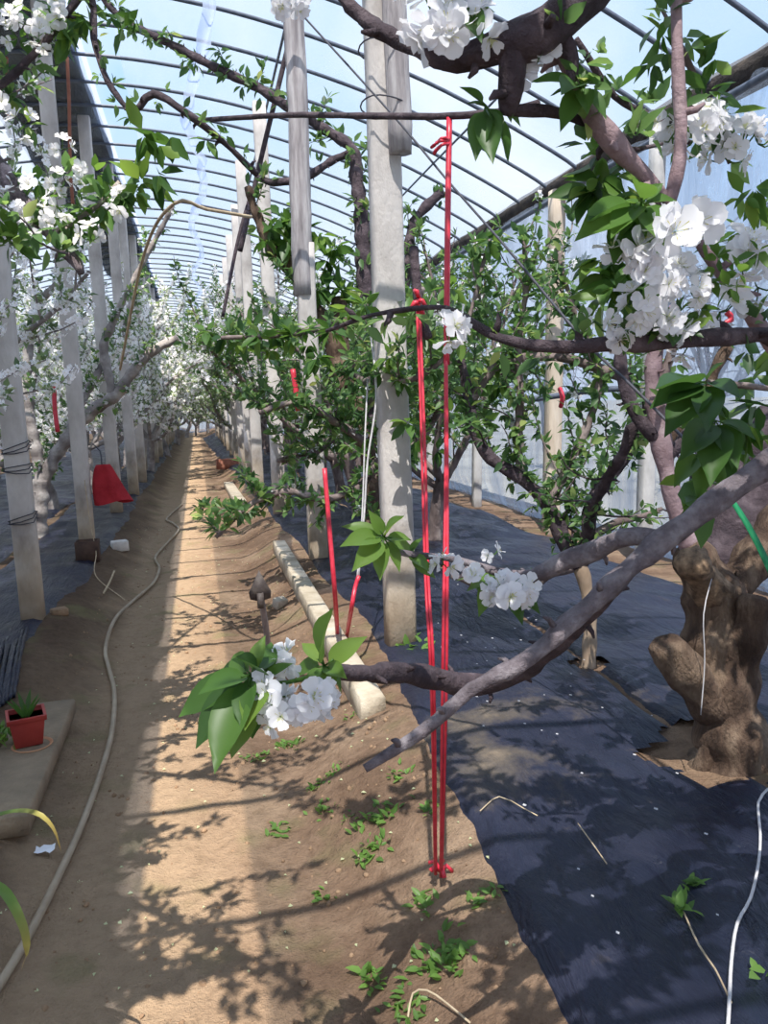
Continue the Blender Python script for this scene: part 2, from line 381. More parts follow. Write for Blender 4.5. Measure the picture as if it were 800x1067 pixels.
def flower_tpl(nseg, seed=0):
    V = []; Fq = []; Tt = []; rg = random.Random(seed)
    for k in range(5 if nseg == 1 else 7):
        a = 2*pi*k/5+(rg.uniform(-.22, .22) if seed else 0); tl = rg.uniform(-.25, .45) if seed else 0; scl = rg.uniform(.8, 1.1) if seed else 1
        if k > 4: a += .6+k; scl *= .72; tl += .5
        if nseg == 1:
            pts = [(.05, 0, .0), (.6, -.38, .18), (1, -.1, .22), (1, .1, .22), (.6, .38, .18)]; fs = [(0, 1, 2, 3, 4)]
        else:
            pts = []
            R = [(.06, .03, 0, ), (.32, .22, .10), (.66, .42, .20), (.90, .34, .22), (1.0, .12, .20)]
            for (x, w, z) in R: pts += [(x, -w, z+.07*(w/.4)), (x-(.04 if x == 1.0 else 0), 0, z-.03), (x, w, z+.07*(w/.4))]
            fs = []
            for q in range(len(R)-1):
                b = q*3; fs += [(b, b+3, b+4, b+1), (b+1, b+4, b+5, b+2)]
        pts = [(x*scl*cos(tl)-0*z, y*scl*(1+.12*sin(9*x+k)), z*scl+x*scl*sin(tl)+(.05*sin(14*y+3*k)*x if seed else 0)) for (x, y, z) in pts]
        base = len(V)
        for (x, y, z) in pts:
            V.append((x*cos(a)-y*sin(a), x*sin(a)+y*cos(a), z+(.03 if k % 2 else 0))); Tt.append(.9 if x > .2 else .12)
        Fq += [tuple(i+base for i in f) for f in fs]
    fl = [np.array(Fq)]
    if nseg > 1:   # stamens
        for k in range(9):
            a = 2*pi*k/9+.2; r = .22+.1*(k % 3); b = len(V)
            V += [(0, 0, 0), (r*cos(a)-.02*sin(a), r*sin(a)+.02*cos(a), .38), (r*cos(a)+.02*sin(a), r*sin(a)-.02*cos(a), .38)]
            Tt += [.25, .0, .0]; fl.append(np.array([(b, b+1, b+2)]))
    else:
        b = len(V); V += [(-.14, -.1, .12), (.14, -.1, .12), (0, .16, .12)]; Tt += [.05]*3; fl.append(np.array([(b, b+1, b+2)]))
    return np.array(V), fl, np.array(Tt)
FT_FAR = flower_tpl(1); FT_NEAR = flower_tpl(3); FT_VAR = [flower_tpl(3, 5+q) for q in range(6)]

def scatter(mb, tpl, pos, X, Nn, size, tint):
    """instances of a template; X = x axis, Nn = approx normal"""
    X = nrm(X); Y = nrm(np.cross(Nn, X)); Z = np.cross(X, Y)
    tv = tpl[0]; n = len(pos)
    V = pos[:, None] + size[:, None, None]*(tv[None, :, 0, None]*X[:, None]+tv[None, :, 1, None]*Y[:, None]+tv[None, :, 2, None]*Z[:, None])
    m = len(tv)
    if len(tpl) == 3: T = np.tile(tpl[2], n)
    else: T = np.repeat(tint, m)
    off = (np.arange(n)*m)
    fs = [(f[None]+off[:, None, None]).reshape(-1, f.shape[1]) for f in tpl[1]]
    mb.add(V.reshape(-1, 3), fs, T)

def leaf_whorls(mb, pos, axis, tpl, size, k, rng, spread=1.0, up=.25):
    n = len(pos)
    if n == 0: return
    pos = np.repeat(pos, k, 0); ax = np.repeat(axis, k, 0); m = len(pos)
    d = nrm(ax*.5+rng.normal(size=(m, 3))*.75*spread+np.array([0, 0, up]))
    nn = nrm(np.array([0, 0, 1.])+rng.normal(size=(m, 3))*.5)
    sz = size*(.55+.6*rng.random(m))
    t = np.clip(rng.normal(.45, .22, m)+np.repeat(rng.normal(0, .12, n), k), 0, 1)
    scatter(mb, tpl, pos+d*sz[:, None]*.12, d, nn, sz, t)

def flower_balls(mb, pos, axis, tpl, size, k, rng, rad):
    n = len(pos)
    if n == 0: return
    p = np.repeat(pos, k, 0); ax = np.repeat(axis, k, 0); m = len(p)
    d = nrm(ax*.35+rng.normal(size=(m, 3)))
    p = p+d*(rad*(.6+.5*rng.random(m)))[:, None]
    t = nrm(np.cross(d, rng.normal(size=(m, 3))))
    scatter(mb, tpl, p, t, d, size*(.8+.4*rng.random(m)), np.ones(m))

def along(line, spacing, rng, start=0., end=1., out=.0):
    """points and outward directions along a polyline"""
    line = np.asarray(line)[:, :3]
    seg = np.linalg.norm(np.diff(line, axis=0), axis=1); s = np.concatenate([[0], np.cumsum(seg)])
    L = s[-1]; n = max(1, int(L*(end-start)/spacing))
    u = (start+(end-start)*(np.arange(n)+rng.random(n)*.8)/n)*L
    p = np.stack([np.interp(u, s, line[:, k]) for k in range(3)], 1)
    p2 = np.stack([np.interp(np.minimum(u+.02, L), s, line[:, k]) for k in range(3)], 1)
    p1 = np.stack([np.interp(np.maximum(u-.02, 0), s, line[:, k]) for k in range(3)], 1)
    T = nrm(p2-p1); o = rng.normal(size=(n, 3)); o = nrm(o-T*(o*T).sum(1)[:, None])
    return p, T, o

# ------------------------------------------------------------------ THE SETTING
def graded(a, b, s0, s1, focus0, focus1, grow=1.12):
    xs = list(np.arange(focus0, focus1+1e-6, s0)); st = s0
    x = focus1
    while x < b: st = min(s1, st*grow); x += st; xs.append(min(x, b))
    st = s0; x = focus0
    while x > a: st = min(s1, st*grow); x -= st; xs.insert(0, max(x, a))
    return np.array(xs)
def grid_mesh(xs, ys, zf):
    X, Y = np.meshgrid(xs, ys); Z = np.array([[zf(x, y) for x in xs] for y in ys])
    V = np.stack([X, Y, Z], -1).reshape(-1, 3); nx = len(xs); ny = len(ys)
    i = np.arange(ny-1)[:, None]*nx+np.arange(nx-1)[None]
    q = np.stack([i, i+1, i+nx+1, i+nx], -1).reshape(-1, 4)
    return V, q
xs = graded(-9, 3.9, .022, .5, -.9, 1.2, 1.2); ys = graded(-4, 56, .025, .6, 1.2, 4.6, 1.06)
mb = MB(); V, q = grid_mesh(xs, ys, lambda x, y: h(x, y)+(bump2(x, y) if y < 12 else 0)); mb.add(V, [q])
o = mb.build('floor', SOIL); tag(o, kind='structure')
mb = MB(); V, q = grid_mesh(np.array([3.9, 40, 90.]), np.array([-20., 40, 160]), lambda x, y: 0.0); mb.add(V, [q])
V, q = grid_mesh(np.array([-90., -30, -9.]), np.array([-20., 40, 160]), lambda x, y: 0.0); mb.add(V, [q])
V, q = grid_mesh(np.array([-9., 0, 3.9]), np.array([56, 100, 160.]), lambda x, y: 0.0); mb.add(V, [q])
tag(mb.build('ground', OUTG), kind='structure')

PROF = smooth_line([(3.85, 0, 3.52), (3.6, 0, 3.68), (3.07, 0, 3.95), (2.4, 0, 4.25), (1.63, 0, 4.52), (.7, 0, 4.76), (-.2, 0, 4.9), (-1.2, 0, 4.94), (-2.2, 0, 4.86), (-3.5, 0, 4.6), (-5, 0, 4.1), (-6.5, 0, 3.4), (-7.2, 0, 2.9)], .25)
def roof_z(x): return float(np.interp(-x, -PROF[:, 0], PROF[:, 2]))
Y0, Y1 = -5.0, 50.0
PX = np.sort(PROF[:, 0])
for xs_ in (np.concatenate([[-.52], PX[PX > -.45]]), np.concatenate([PX[PX < -.95], [-.90]])):
    mb = MB(); V, q = grid_mesh(xs_, np.arange(Y0, Y1+.1, .7), lambda x, y: roof_z(x)+.03-.015*abs(sin(pi*(y-.35)/.7))); mb.add(V, [q])
    tag(mb.build('ceiling', ROOF_FILM), kind='structure')
# doubled film bundled along the vent
mb = MB(); V, q = grid_mesh(np.linspace(-.96, -.85, 6), np.arange(Y0, Y1, .2), lambda x, y: roof_z(x)+.02+.03*noise.noise(Vector((x*9, y*1.3, 4)))); mb.add(V, [q])
tag(mb.build('vent_film', SEAM_FILM), 'greyish bundled film running along the edge of the dark roof blanket', 'film')
def wall_strip(name, x0, zt, fold, m):
    mb = MB(); ys_ = np.arange(Y0, Y1, .06 if x0 > 0 else .3); zs = np.linspace(0, 1, 12); V = []
    for z in zs:
        for y in ys_:
            zz = -.02+zt*z
            w = fold*(noise.noise(Vector((y*2.3, zz*.35, x0)))+.6*noise.noise(Vector((y*6, zz*.8, 4)))) + .12*(1-z)**3*ss(.3, 0, zz)
            V.append((x0+w, y, zz+(h(x0, y) if z == 0 else 0)*0+.03))
    n = len(ys_); i = np.arange(11)[:, None]*n+np.arange(n-1)[None]
    mb.add(V, [np.stack([i, i+1, i+n+1, i+n], -1).reshape(-1, 4)])
    return tag(mb.build(name, m), kind='structure')
wall_strip('wall_right', 3.72, 3.5, .05, SIDE_FILM)
wall_strip('wall_left', -7.25, 2.95, .05, SIDE_FILM)
mb = MB(); xs_ = np.sort(PROF[:, 0]); V = []; 
for x in xs_: V += [(x, Y1, 0), (x, Y1, roof_z(x))]
i = np.arange(len(xs_)-1)*2; mb.add(V, [np.stack([i, i+2, i+3, i+1], -1)])
tag(mb.build('wall_back', SIDE_FILM), kind='structure')

# ribs
rib_pts = smooth_line([(p[0], 0, p[2]) for p in PROF[::2]]+[(-7.25, 0, 2.8)], .3)
mb = MB(); tube(mb, rib_pts, .019, 5, 0)
rib = mb.build('roof_rib', STEEL)
RL = 'thin dark steel rib arching under the clear roof film, one of many evenly spaced'
tag(rib, RL, 'pipe', 'steel ribs of the roof')
rb0 = Vector(rib.location)
y = -4.4; k = 0
while y < 49:
    o = rib if k == 0 else rib.copy()
    if k: col.objects.link(o)
    o.location = rb0+Vector((0, y, 0)); y += .7; k += 1
# long purlins and wires along the roof
for (x, dz, r, lab) in [(2.75, -.03, .012, 'thin dark roof wire running lengthwise above the right tree row'),
                        (.95, -.03, .014, 'thin dark roof wire running lengthwise above the right post row')]:
    mb = MB(); pts = [(x, yy, roof_z(x)+dz-.01*abs(sin(yy))) for yy in np.arange(Y0, Y1, 1.)]
    tube(mb, pts, r, 5, 0); tag(mb.build('roof_wire', STEEL), lab, 'wire')
# eave: roll of film plus pipes
mb = MB(); tube(mb, [(3.80+.012*sin(y*1.7), y, 3.58+.015*sin(y*2.3)) for y in np.arange(Y0, Y1, .25)], .12, 10, .08)
tag(mb.build('film_roll', MAT_T), 'long dark roll of covering along the right eave above the side film', 'roll')
mb = MB(); tube(mb, [(3.62, y, 3.40) for y in np.arange(Y0, Y1, 2.)], .028, 8, 0)
tag(mb.build('eave_pipe', STEEL), 'grey steel pipe running just below the dark eave roll', 'pipe')
# rolled / folded straw blanket lying on the roof
mb = MB(); nx = 16; yb = np.arange(Y0-1, Y1, .25); V = []
for y in yb:
    for k in range(nx):
        t = k/(nx-1); x = -.93-1.1*t
        z = roof_z(x)+.07+.05*abs(sin(y*1.3+k))+.05*noise.noise(Vector((x*5, y*2, 0)))
        V.append((x+.05*noise.noise(Vector((y*.8, 0, 7+k*.02))), y, z))
i = np.arange(len(yb)-1)[:, None]*nx+np.arange(nx-1)[None]
mb.add(V, [np.stack([i, i+1, i+nx+1, i+nx], -1).reshape(-1, 4)])
tag(mb.build('straw_blanket', MAT_T), 'dark straw insulation blanket lying lengthwise on top of the roof ribs', 'blanket')
# loose wavy film seam
mb = MB(); V = []; ys_ = np.arange(3, 30, .12)
for y in ys_:
    c = .22+.10*sin(y*1.1)+.07*noise.noise(Vector((y*1.5, 2, 2)))
    for k in range(7):
        t = k/6-.5; w = .06+.035*noise.noise(Vector((y*.9, 5, 5)))
        V.append((c+t*2*w, y, roof_z(c)-.06-.06*(1-4*t*t)-.02*sin(y*3+k)))
i = np.arange(len(ys_)-1)[:, None]*7+np.arange(6)[None]
mb.add(V, [np.stack([i, i+1, i+8, i+7], -1).reshape(-1, 4)])
tag(mb.build('film_seam', SEAM_FILM), 'wavy folded seam of roof film sagging lengthwise above the path', 'film')

# ------------------------------------------------------------------ black mulch sheets
def sheet(name, left, right, y0, y1, label, seed, holes=(), step=.04, dusty=None):
    """left(y), right(y) give the edges"""
    ys_ = []; y = y0
    while y < y1: ys_.append(y); y += step*max(1, y/4)
    nx = int(max(12, (right(y0)-left(y0))/step)); V = []; T = []; ok = []
    for y in ys_:
        a, b = left(y), right(y)
        for k in range(nx+1):
            t = k/nx; x = a+(b-a)*t
            w = noise.noise(Vector((x*2.2+y*1.1, y*1.3-x, seed)))*.022+noise.noise(Vector((x*7+y*4, y*3, seed)))*.010
            e = min(t, 1-t)*nx*step/.10
            hh = max(h(x, y), h(x+.03, y), h(x-.03, y), h(x, y+.03), h(x, y-.03))
            z = hh+.014+max(-.004, w)*min(1, e)+.006
            if e < .3: z = h(x, y)-.004+.018*e/.3
            V.append((x, y, z)); T.append((dusty(x, y) if dusty else 0)+.10*ss(.12, 0, min(x-a, b-x)))
            ok.append(all((x-hx)**2+(y-hy)**2 > hr*hr*(1+.4*sin(5*math.atan2(y-hy, x-hx))) for hx, hy, hr in holes))
    ok = np.array(ok); ny = len(ys_)
    i = (np.arange(ny-1)[:, None]*(nx+1)+np.arange(nx)[None]).ravel()
    i = i[ok[i] & ok[i+1] & ok[i+nx+1] & ok[i+nx+2]]
    mb = MB(); mb.add(V, [np.stack([i, i+1, i+nx+2, i+nx+1], -1)], T)
    return tag(mb.build(name, SHEET), label, 'ground cover')
edge = [G(*q) for q in [(640, 1160), (590, 1067), (545, 985), (530, 950), (505, 895), (490, 860), (462, 815), (440, 770), (425, 735), (405, 690), (385, 655)]]
EY = [e[1] for e in edge]; EX = [e[0] for e in edge]
def edge_r(y): return float(np.interp(y, EY, EX)) if y < EY[-1] else EX[-1]-.02*(y-EY[-1])+.02*sin(y*2)
def seam(y): return 1.72+.05*sin(y*1.7)
def dusty(x, y):
    d = .46*math.exp(-(((x-1.05)/.5)**2+((y-2.72-.1*x)/.11)**2))
    d += .5*math.exp(-(((x-.9)/.16)**2+((y-2.4)/.35)**2))
    return d
TR_A = G(765, 795); TR_B = G(612, 695)
sheet('mulch_sheet', edge_r, seam, .5, 40, 'near black plastic mulch sheet between the soil bank and the right tree row', 3,
      holes=[(TR_A[0]-.04, TR_A[1]+.05, .21), (TR_B[0], TR_B[1], .07)], dusty=dusty, step=.024)
sheet('mulch_sheet', lambda y: seam(y)+.012, lambda y: 3.3+.03*sin(y*3), .8, 40, 'far black plastic mulch sheet between the right tree row and the side film', 8, holes=[(TR_A[0]-.04, TR_A[1]+.05, .21), (TR_B[0], TR_B[1], .07)], step=.035)
sheet('mulch_sheet', lambda y: -1.72+.05*sin(y), lambda y: -.90-.14*ss(6.4, 5.0, y)-.02*sin(y*1.1)+.015*sin(y*4)-.25*ss(4.6, 3.6, y), 3.0, 40, 'grey-black plastic mulch sheet beside the path around the left posts', 15, step=.05)
sheet('mulch_sheet', lambda y: -4.2, lambda y: -1.78+.05*sin(y), 3.5, 40, 'grey-black plastic mulch sheet left of the left tree row', 18, step=.08)
# gathered end of the left sheet
mb = MB(); 
for k in range(7):
    a = G(28-k*4, 655+k*2, .02); b = G(14-k*4, 725+k*3, .015)
    tube(mb, smooth_line([a, (a+b)/2+np.array([.01*sin(k*3), 0, .02+.01*sin(k)]), b], .05), .011, 6, .3)
mb.t = [x*0 for x in mb.t]; tag(mb.build('gathered_sheet', SHEET), 'gathered end of black plastic sheet bunched at the left edge', 'ground cover')

# ------------------------------------------------------------------ posts
ORD = ['first', 'second', 'third', 'fourth', 'fifth', 'sixth', 'seventh', 'eighth', 'ninth', 'tenth', 'eleventh', 'twelfth', 'thirteenth', 'fourteenth', 'fifteenth', 'sixteenth', 'seventeenth', 'eighteenth']
def post(x, y, w, zt, m, label, lean=(0, 0), group=None, dep=None):
    z0 = h(x, y)-.15; n = 14; e = empty('support_post', (x, y, z0), label, 'post', group)
    mb = MB(); V = []; dep = dep or w
    for k in range(n):
        t = k/(n-1); z = z0+(zt-z0)*t
        c = np.array([x+lean[0]*t+.006*noise.noise(Vector((t*4, x, y))), y+lean[1]*t, z])
        hw, hd = w/2*(1-.08*t)*(1+.03*noise.noise(Vector((t*9, x, 2)))), dep/2*(1-.08*t); b = w*.09
        for (sx, sy) in [(-hw+b, -hd), (hw-b, -hd), (hw, -hd+b), (hw, hd-b), (hw-b, hd), (-hw+b, hd), (-hw, hd-b), (-hw, -hd+b)]:
            V.append(c+np.array([sx, sy, 0]))
    i = np.arange(n-1)[:, None]*8; j = np.arange(8)[None]; j2 = (j+1) % 8
    mb.add(V, [np.stack([i+j, i+j2, i+8+j2, i+8+j], -1).reshape(-1, 4), (np.arange(8)+8*(n-1))[None], np.arange(8)[::-1][None]])
    mb.build('shaft', m, e); return e
GL, GR = 'posts along the left side of the path', 'posts along the right side of the path'
leftbase = [G(35, 645), G(93, 580), G(122, 535), G(140, 515)]
for k in range(14):
    if k < 4: b = leftbase[k]
    else: b = (-1.03, leftbase[3][1]+2.45*(k-3), 0)
    lab = ['pale square concrete post at the left edge with wire wound round it',
           'pale concrete post behind the red cloth standing by the dark box', 'pale concrete post just right of the red cloth'][k] if k < 3 else \
        f'pale concrete post, {ORD[k]} back from the camera in the left row'
    e = post(b[0], b[1], .13 if k < 2 else .15, roof_z(b[0])-.02, POST, lab, lean=(-.02, 0), group=GL)
    if k == 0:
        for zz, tl in ((1.05, .2), (.93, -.2), (.62, .1)):
            mb = MB(); w = .072; pts = []
            for q in range(3*8+1):
                a = q*pi/4+pi/4; s = 1/max(abs(cos(a)), abs(sin(a)))
                pts.append((b[0]-.004+w*cos(a)*s, b[1]+w*sin(a)*s, h(b[0], b[1])+zz+.02*sin(q*.9)+q*.0015+tl*.05*cos(a)))
            tube(mb, pts, .0035, 5, 0); o = mb.build('binding_wire', CORD_D, e)
POSTR = G(417, 672)
right = [POSTR, G(332, 582), G(292, 537), G(270, 515)]
R1top = P(390, 0, 4.25)
for k in range(14):
    if k < 4: b = right[k]
    else: b = (.82, right[3][1]+2.4*(k-3), 0)
    if k == 0:
        e = post(b[0], b[1], .155, roof_z(b[0])-.02, POST, 'big pale concrete post in the middle with a wooden post lashed to it', lean=(0.0, 0), group=GR, dep=.12)
        mb = MB(); wx, wy = b[0]+.055, b[1]-.085
        pts = [(wx+.006*sin(z*3), wy, z) for z in np.arange(2.62, roof_z(wx)-.05, .12)]
        V0 = len(pts); tube(mb, pts, .058, 9, .10)
        mb.build('lashed_wooden_post', WOODP, e)
        for zz in (2.85, 3.1, 3.9):
            mb = MB(); tube(mb, [(b[0]+.115*cos(a)*1.0+.0, b[1]-.04+.115*sin(a), zz+.01*sin(a*2)) for a in np.linspace(0, 2*pi, 20)], .004, 5, 0)
            mb.build('lashing_wire', CORD_D, e)
    elif k == 1:
        e = post(b[0], b[1], .15, 2.7, POST, 'pale post with weathered round wooden upper half behind the middle post', group=GR)
        mb = MB(); tube(mb, [(b[0]-.01+.012*sin(z*2), b[1]-.01, z) for z in np.arange(2.3, roof_z(b[0])-.05, .12)], .082, 9, .08)
        mb.build('wooden_extension', WOODP, e)
    else:
        e = post(b[0], b[1], .15, roof_z(b[0])-.02, POST, f'pale concrete post, {ORD[k]} back from the camera in the right row', group=GR)
# posts along the side film
wp = [5.9, 7.7, 10.0, 12.2, 14.4, 16.6, 18.8, 21, 23.2, 25.4]
for k, y in enumerate(wp):
    lab = 'warm wooden post standing against the side film' if k == 1 else f'slim wooden post against the side film, {ORD[k]} back from the camera'
    post(3.5, y, .15 if k == 1 else .11, 3.45, WARM if k == 1 else CONC, lab, group='posts along the side film', lean=(.10, 0))

# ------------------------------------------------------------------ trees
def twist_line(p0, d, L, rng, up=.25, wob=.35, n=7):
    pts = [np.array(p0)]; d = nrm(np.array(d, float)); st = L/n
    for k in range(n):
        d = nrm(d+rng.normal(size=3)*wob/n*1.8+np.array([0, 0, up/n])); pts.append(pts[-1]+d*st)
    return np.array(pts)

def proc_tree(rng, leaves=1.0, blossom=.35, height=2.7, low=False, leafsize=.074, tpl=LT_FAR, side=0):
    """mesh builders for trunk+limbs, foliage, blossom; around the origin"""
    wood, fol, flo = MB(), MB(), MB()
    ht = .45+.25*rng.random(); bend = rng.normal(size=2)*.08
    trunk = smooth_line([(0, 0, -.15), (bend[0]*.4, bend[1]*.4, ht*.5), (bend[0], bend[1], ht)], .06)
    tube(wood, trunk, np.interp(np.linspace(0, 1, len(trunk)), [0, .25, 1], [.10, .07, .065]), 9, .12, rng)
    nl = 5+int(rng.integers(0, 2)); spP = []; spA = []
    for i in range(nl):
        az = 2*pi*(i+rng.random()*.5)/nl; el = radians(22+38*rng.random())
        L = (1.7+.8*rng.random())*height/2.7
        d = np.array([cos(az)*cos(el), sin(az)*cos(el), sin(el)])
        ln = smooth_line(twist_line(trunk[-1-int(rng.integers(0, 3))], d, L, rng, .5, .5), .08)
        r = np.linspace(.038, .010, len(ln)); tube(wood, ln, r, 6, .15, rng)
        p, T, o = along(ln, .10, rng, .15)
        for q in range(len(p)):
            dd = nrm(T[q]*.5+o[q]*.8+np.array([0, 0, .5])); l2 = .3+.6*rng.random()
            ln2 = twist_line(p[q], dd, l2, rng, .5, .5, 4)
            tube(wood, ln2, np.linspace(.008, .003, len(ln2)), 4, .1, rng, cap=False)
            a, b, c = along(ln2, .055, rng, .08); spP.append(a); spA.append(nrm(b*.6+c*.7))
        a, b, c = along(ln, .07, rng, .15); spP.append(a); spA.append(c)
    spP = np.vstack(spP); spA = np.vstack(spA)
    s = rng.random(len(spP)); kl = s < leaves
    leaf_whorls(fol, spP[kl], spA[kl], tpl, leafsize, 6, rng)
    kb = rng.random(len(spP)) < blossom
    flower_balls(flo, spP[kb], spA[kb], FT_FAR, .024, 5, rng, .04)
    return wood, fol, flo

protos = []
cfg = [(.55, .8), (.95, .12), (.45, .85), (.95, .08), (.5, .45), (.42, .08)]
class FakeRoot: pass
def build_tree_data(i, lv, bl):
    rng = np.random.default_rng(100+i); w, f, b = proc_tree(rng, lv, bl)
    return w, f, b
tree_objs = {}
def place_tree(i, x, y, rz, sc, label, group, bark):
    loc = (x, y, h(x, y)); e = empty('cherry_tree', loc, label, 'tree', group)
    e.rotation_euler = (0, 0, rz); e.scale = (sc, sc, sc)
    key = (i, bark.name)
    if key not in tree_objs:
        o_loc[e.name] = (0, 0, 0)
        w, f, b = build_tree_data(i, *cfg[i])
        tw = w.build('trunk', bark, e); fo = f.build('foliage', LEAF if bark is BARK else LEAF_LIT, e, smooth=False); bo = b.build('blossom', PETAL_F, e, smooth=False)
        bo['kind'] = 'stuff'
        tree_objs[key] = (tw, fo, bo)
    else:
        for s in tree_objs[key]:
            c = s.copy(); col.objects.link(c); c.parent = e
    return e
rr = random.Random(5)
lrow = [(-1.74, 9.2), (-1.9, 11.3), (-1.7, 13.5)]
y = 15.6
while y < 47: lrow.append((-1.75+rr.uniform(-.1, .1), y)); y += 2.1
for k, (x, y) in enumerate(lrow):
    if k == 0: continue
    lab = ['', 'cherry tree in bloom behind the red cloth in the left tree row', 'pale-barked cherry tree in bloom behind the third left post'][k] if k < 3 else f'blossoming cherry tree, {ORD[k]} back in the row left of the path'
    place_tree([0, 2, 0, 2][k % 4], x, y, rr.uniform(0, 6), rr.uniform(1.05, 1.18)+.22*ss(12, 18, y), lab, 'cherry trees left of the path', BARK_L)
k = 0; y = 5.2
while y < 40:
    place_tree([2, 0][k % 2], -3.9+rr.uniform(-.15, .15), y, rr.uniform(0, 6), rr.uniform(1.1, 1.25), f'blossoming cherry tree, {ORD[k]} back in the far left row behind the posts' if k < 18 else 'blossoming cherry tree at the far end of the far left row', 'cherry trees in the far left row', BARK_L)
    y += 2.4; k += 1
k = 0; y = 8.6
while y < 47:
    place_tree([1, 3, 1, 0][k % 4], 1.75+rr.uniform(-.1, .1), y, rr.uniform(0, 6), rr.uniform(.98, 1.1)+.25*ss(11, 16, y), f'leafy cherry tree, {ORD[k]} back in the row right of the path beyond the crooked tree' if k < 18 else 'leafy cherry tree at the far end of the right row', 'cherry trees right of the path', BARK)
    y += 2.15; k += 1
for k, xy_ in enumerate([None, (2.0, 6.9), (2.5, 9.8), (2.5, 13.0)]):
    if xy_ is None: continue
    x, y = xy_
    place_tree([5, 5, 3, 4][k], x, y, rr.uniform(0, 6), [.85, .95, 1, 1][k], ['leafy cherry tree filling the gap between the middle post and the warm wooden post', 'leafy cherry tree standing just left of the warm wooden post', 'leafy cherry tree near the side film behind the warm post', 'leafy cherry tree near the side film farther back'][k], 'cherry trees near the side film', BARK)

for k, (x, y, sc_) in enumerate([(-1.0, 17.2, 1.12), (1.0, 19.6, 1.15), (-.85, 23.5, 1.2), (.85, 27.0, 1.25), (-.8, 31.5, 1.3), (.8, 36, 1.3), (-.6, 41, 1.3), (.5, 45, 1.35), (-.1, 48, 1.35)]):
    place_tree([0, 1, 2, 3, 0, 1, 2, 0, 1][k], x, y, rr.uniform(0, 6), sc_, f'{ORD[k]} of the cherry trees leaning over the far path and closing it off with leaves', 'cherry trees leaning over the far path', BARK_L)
place_tree(1, -.15, 43, 2.2, .85, 'low leafy cherry tree blocking the far end of the path', 'cherry trees leaning over the far path', BARK_L)
place_tree(0, -2.35, 6.9, .7, 1.1, 'densely blossoming cherry tree behind the first left post, trunk beyond the left edge', 'cherry trees left of the path', BARK_L)
# trees out of frame behind the camera whose shade falls into the picture
place_tree(2, 1.9, -1.1, 1.0, 1.0, 'cherry tree standing behind the camera to the right', 'cherry trees behind the camera', BARK)
place_tree(4, -1.75, 1.6, 2.0, 1.05, 'cherry tree standing left of the camera outside the frame', 'cherry trees behind the camera', BARK)
place_tree(0, -1.75, 4.3, 4.1, .9, 'cherry tree just outside the left edge whose twigs reach into view', 'cherry trees left of the path', BARK_L)

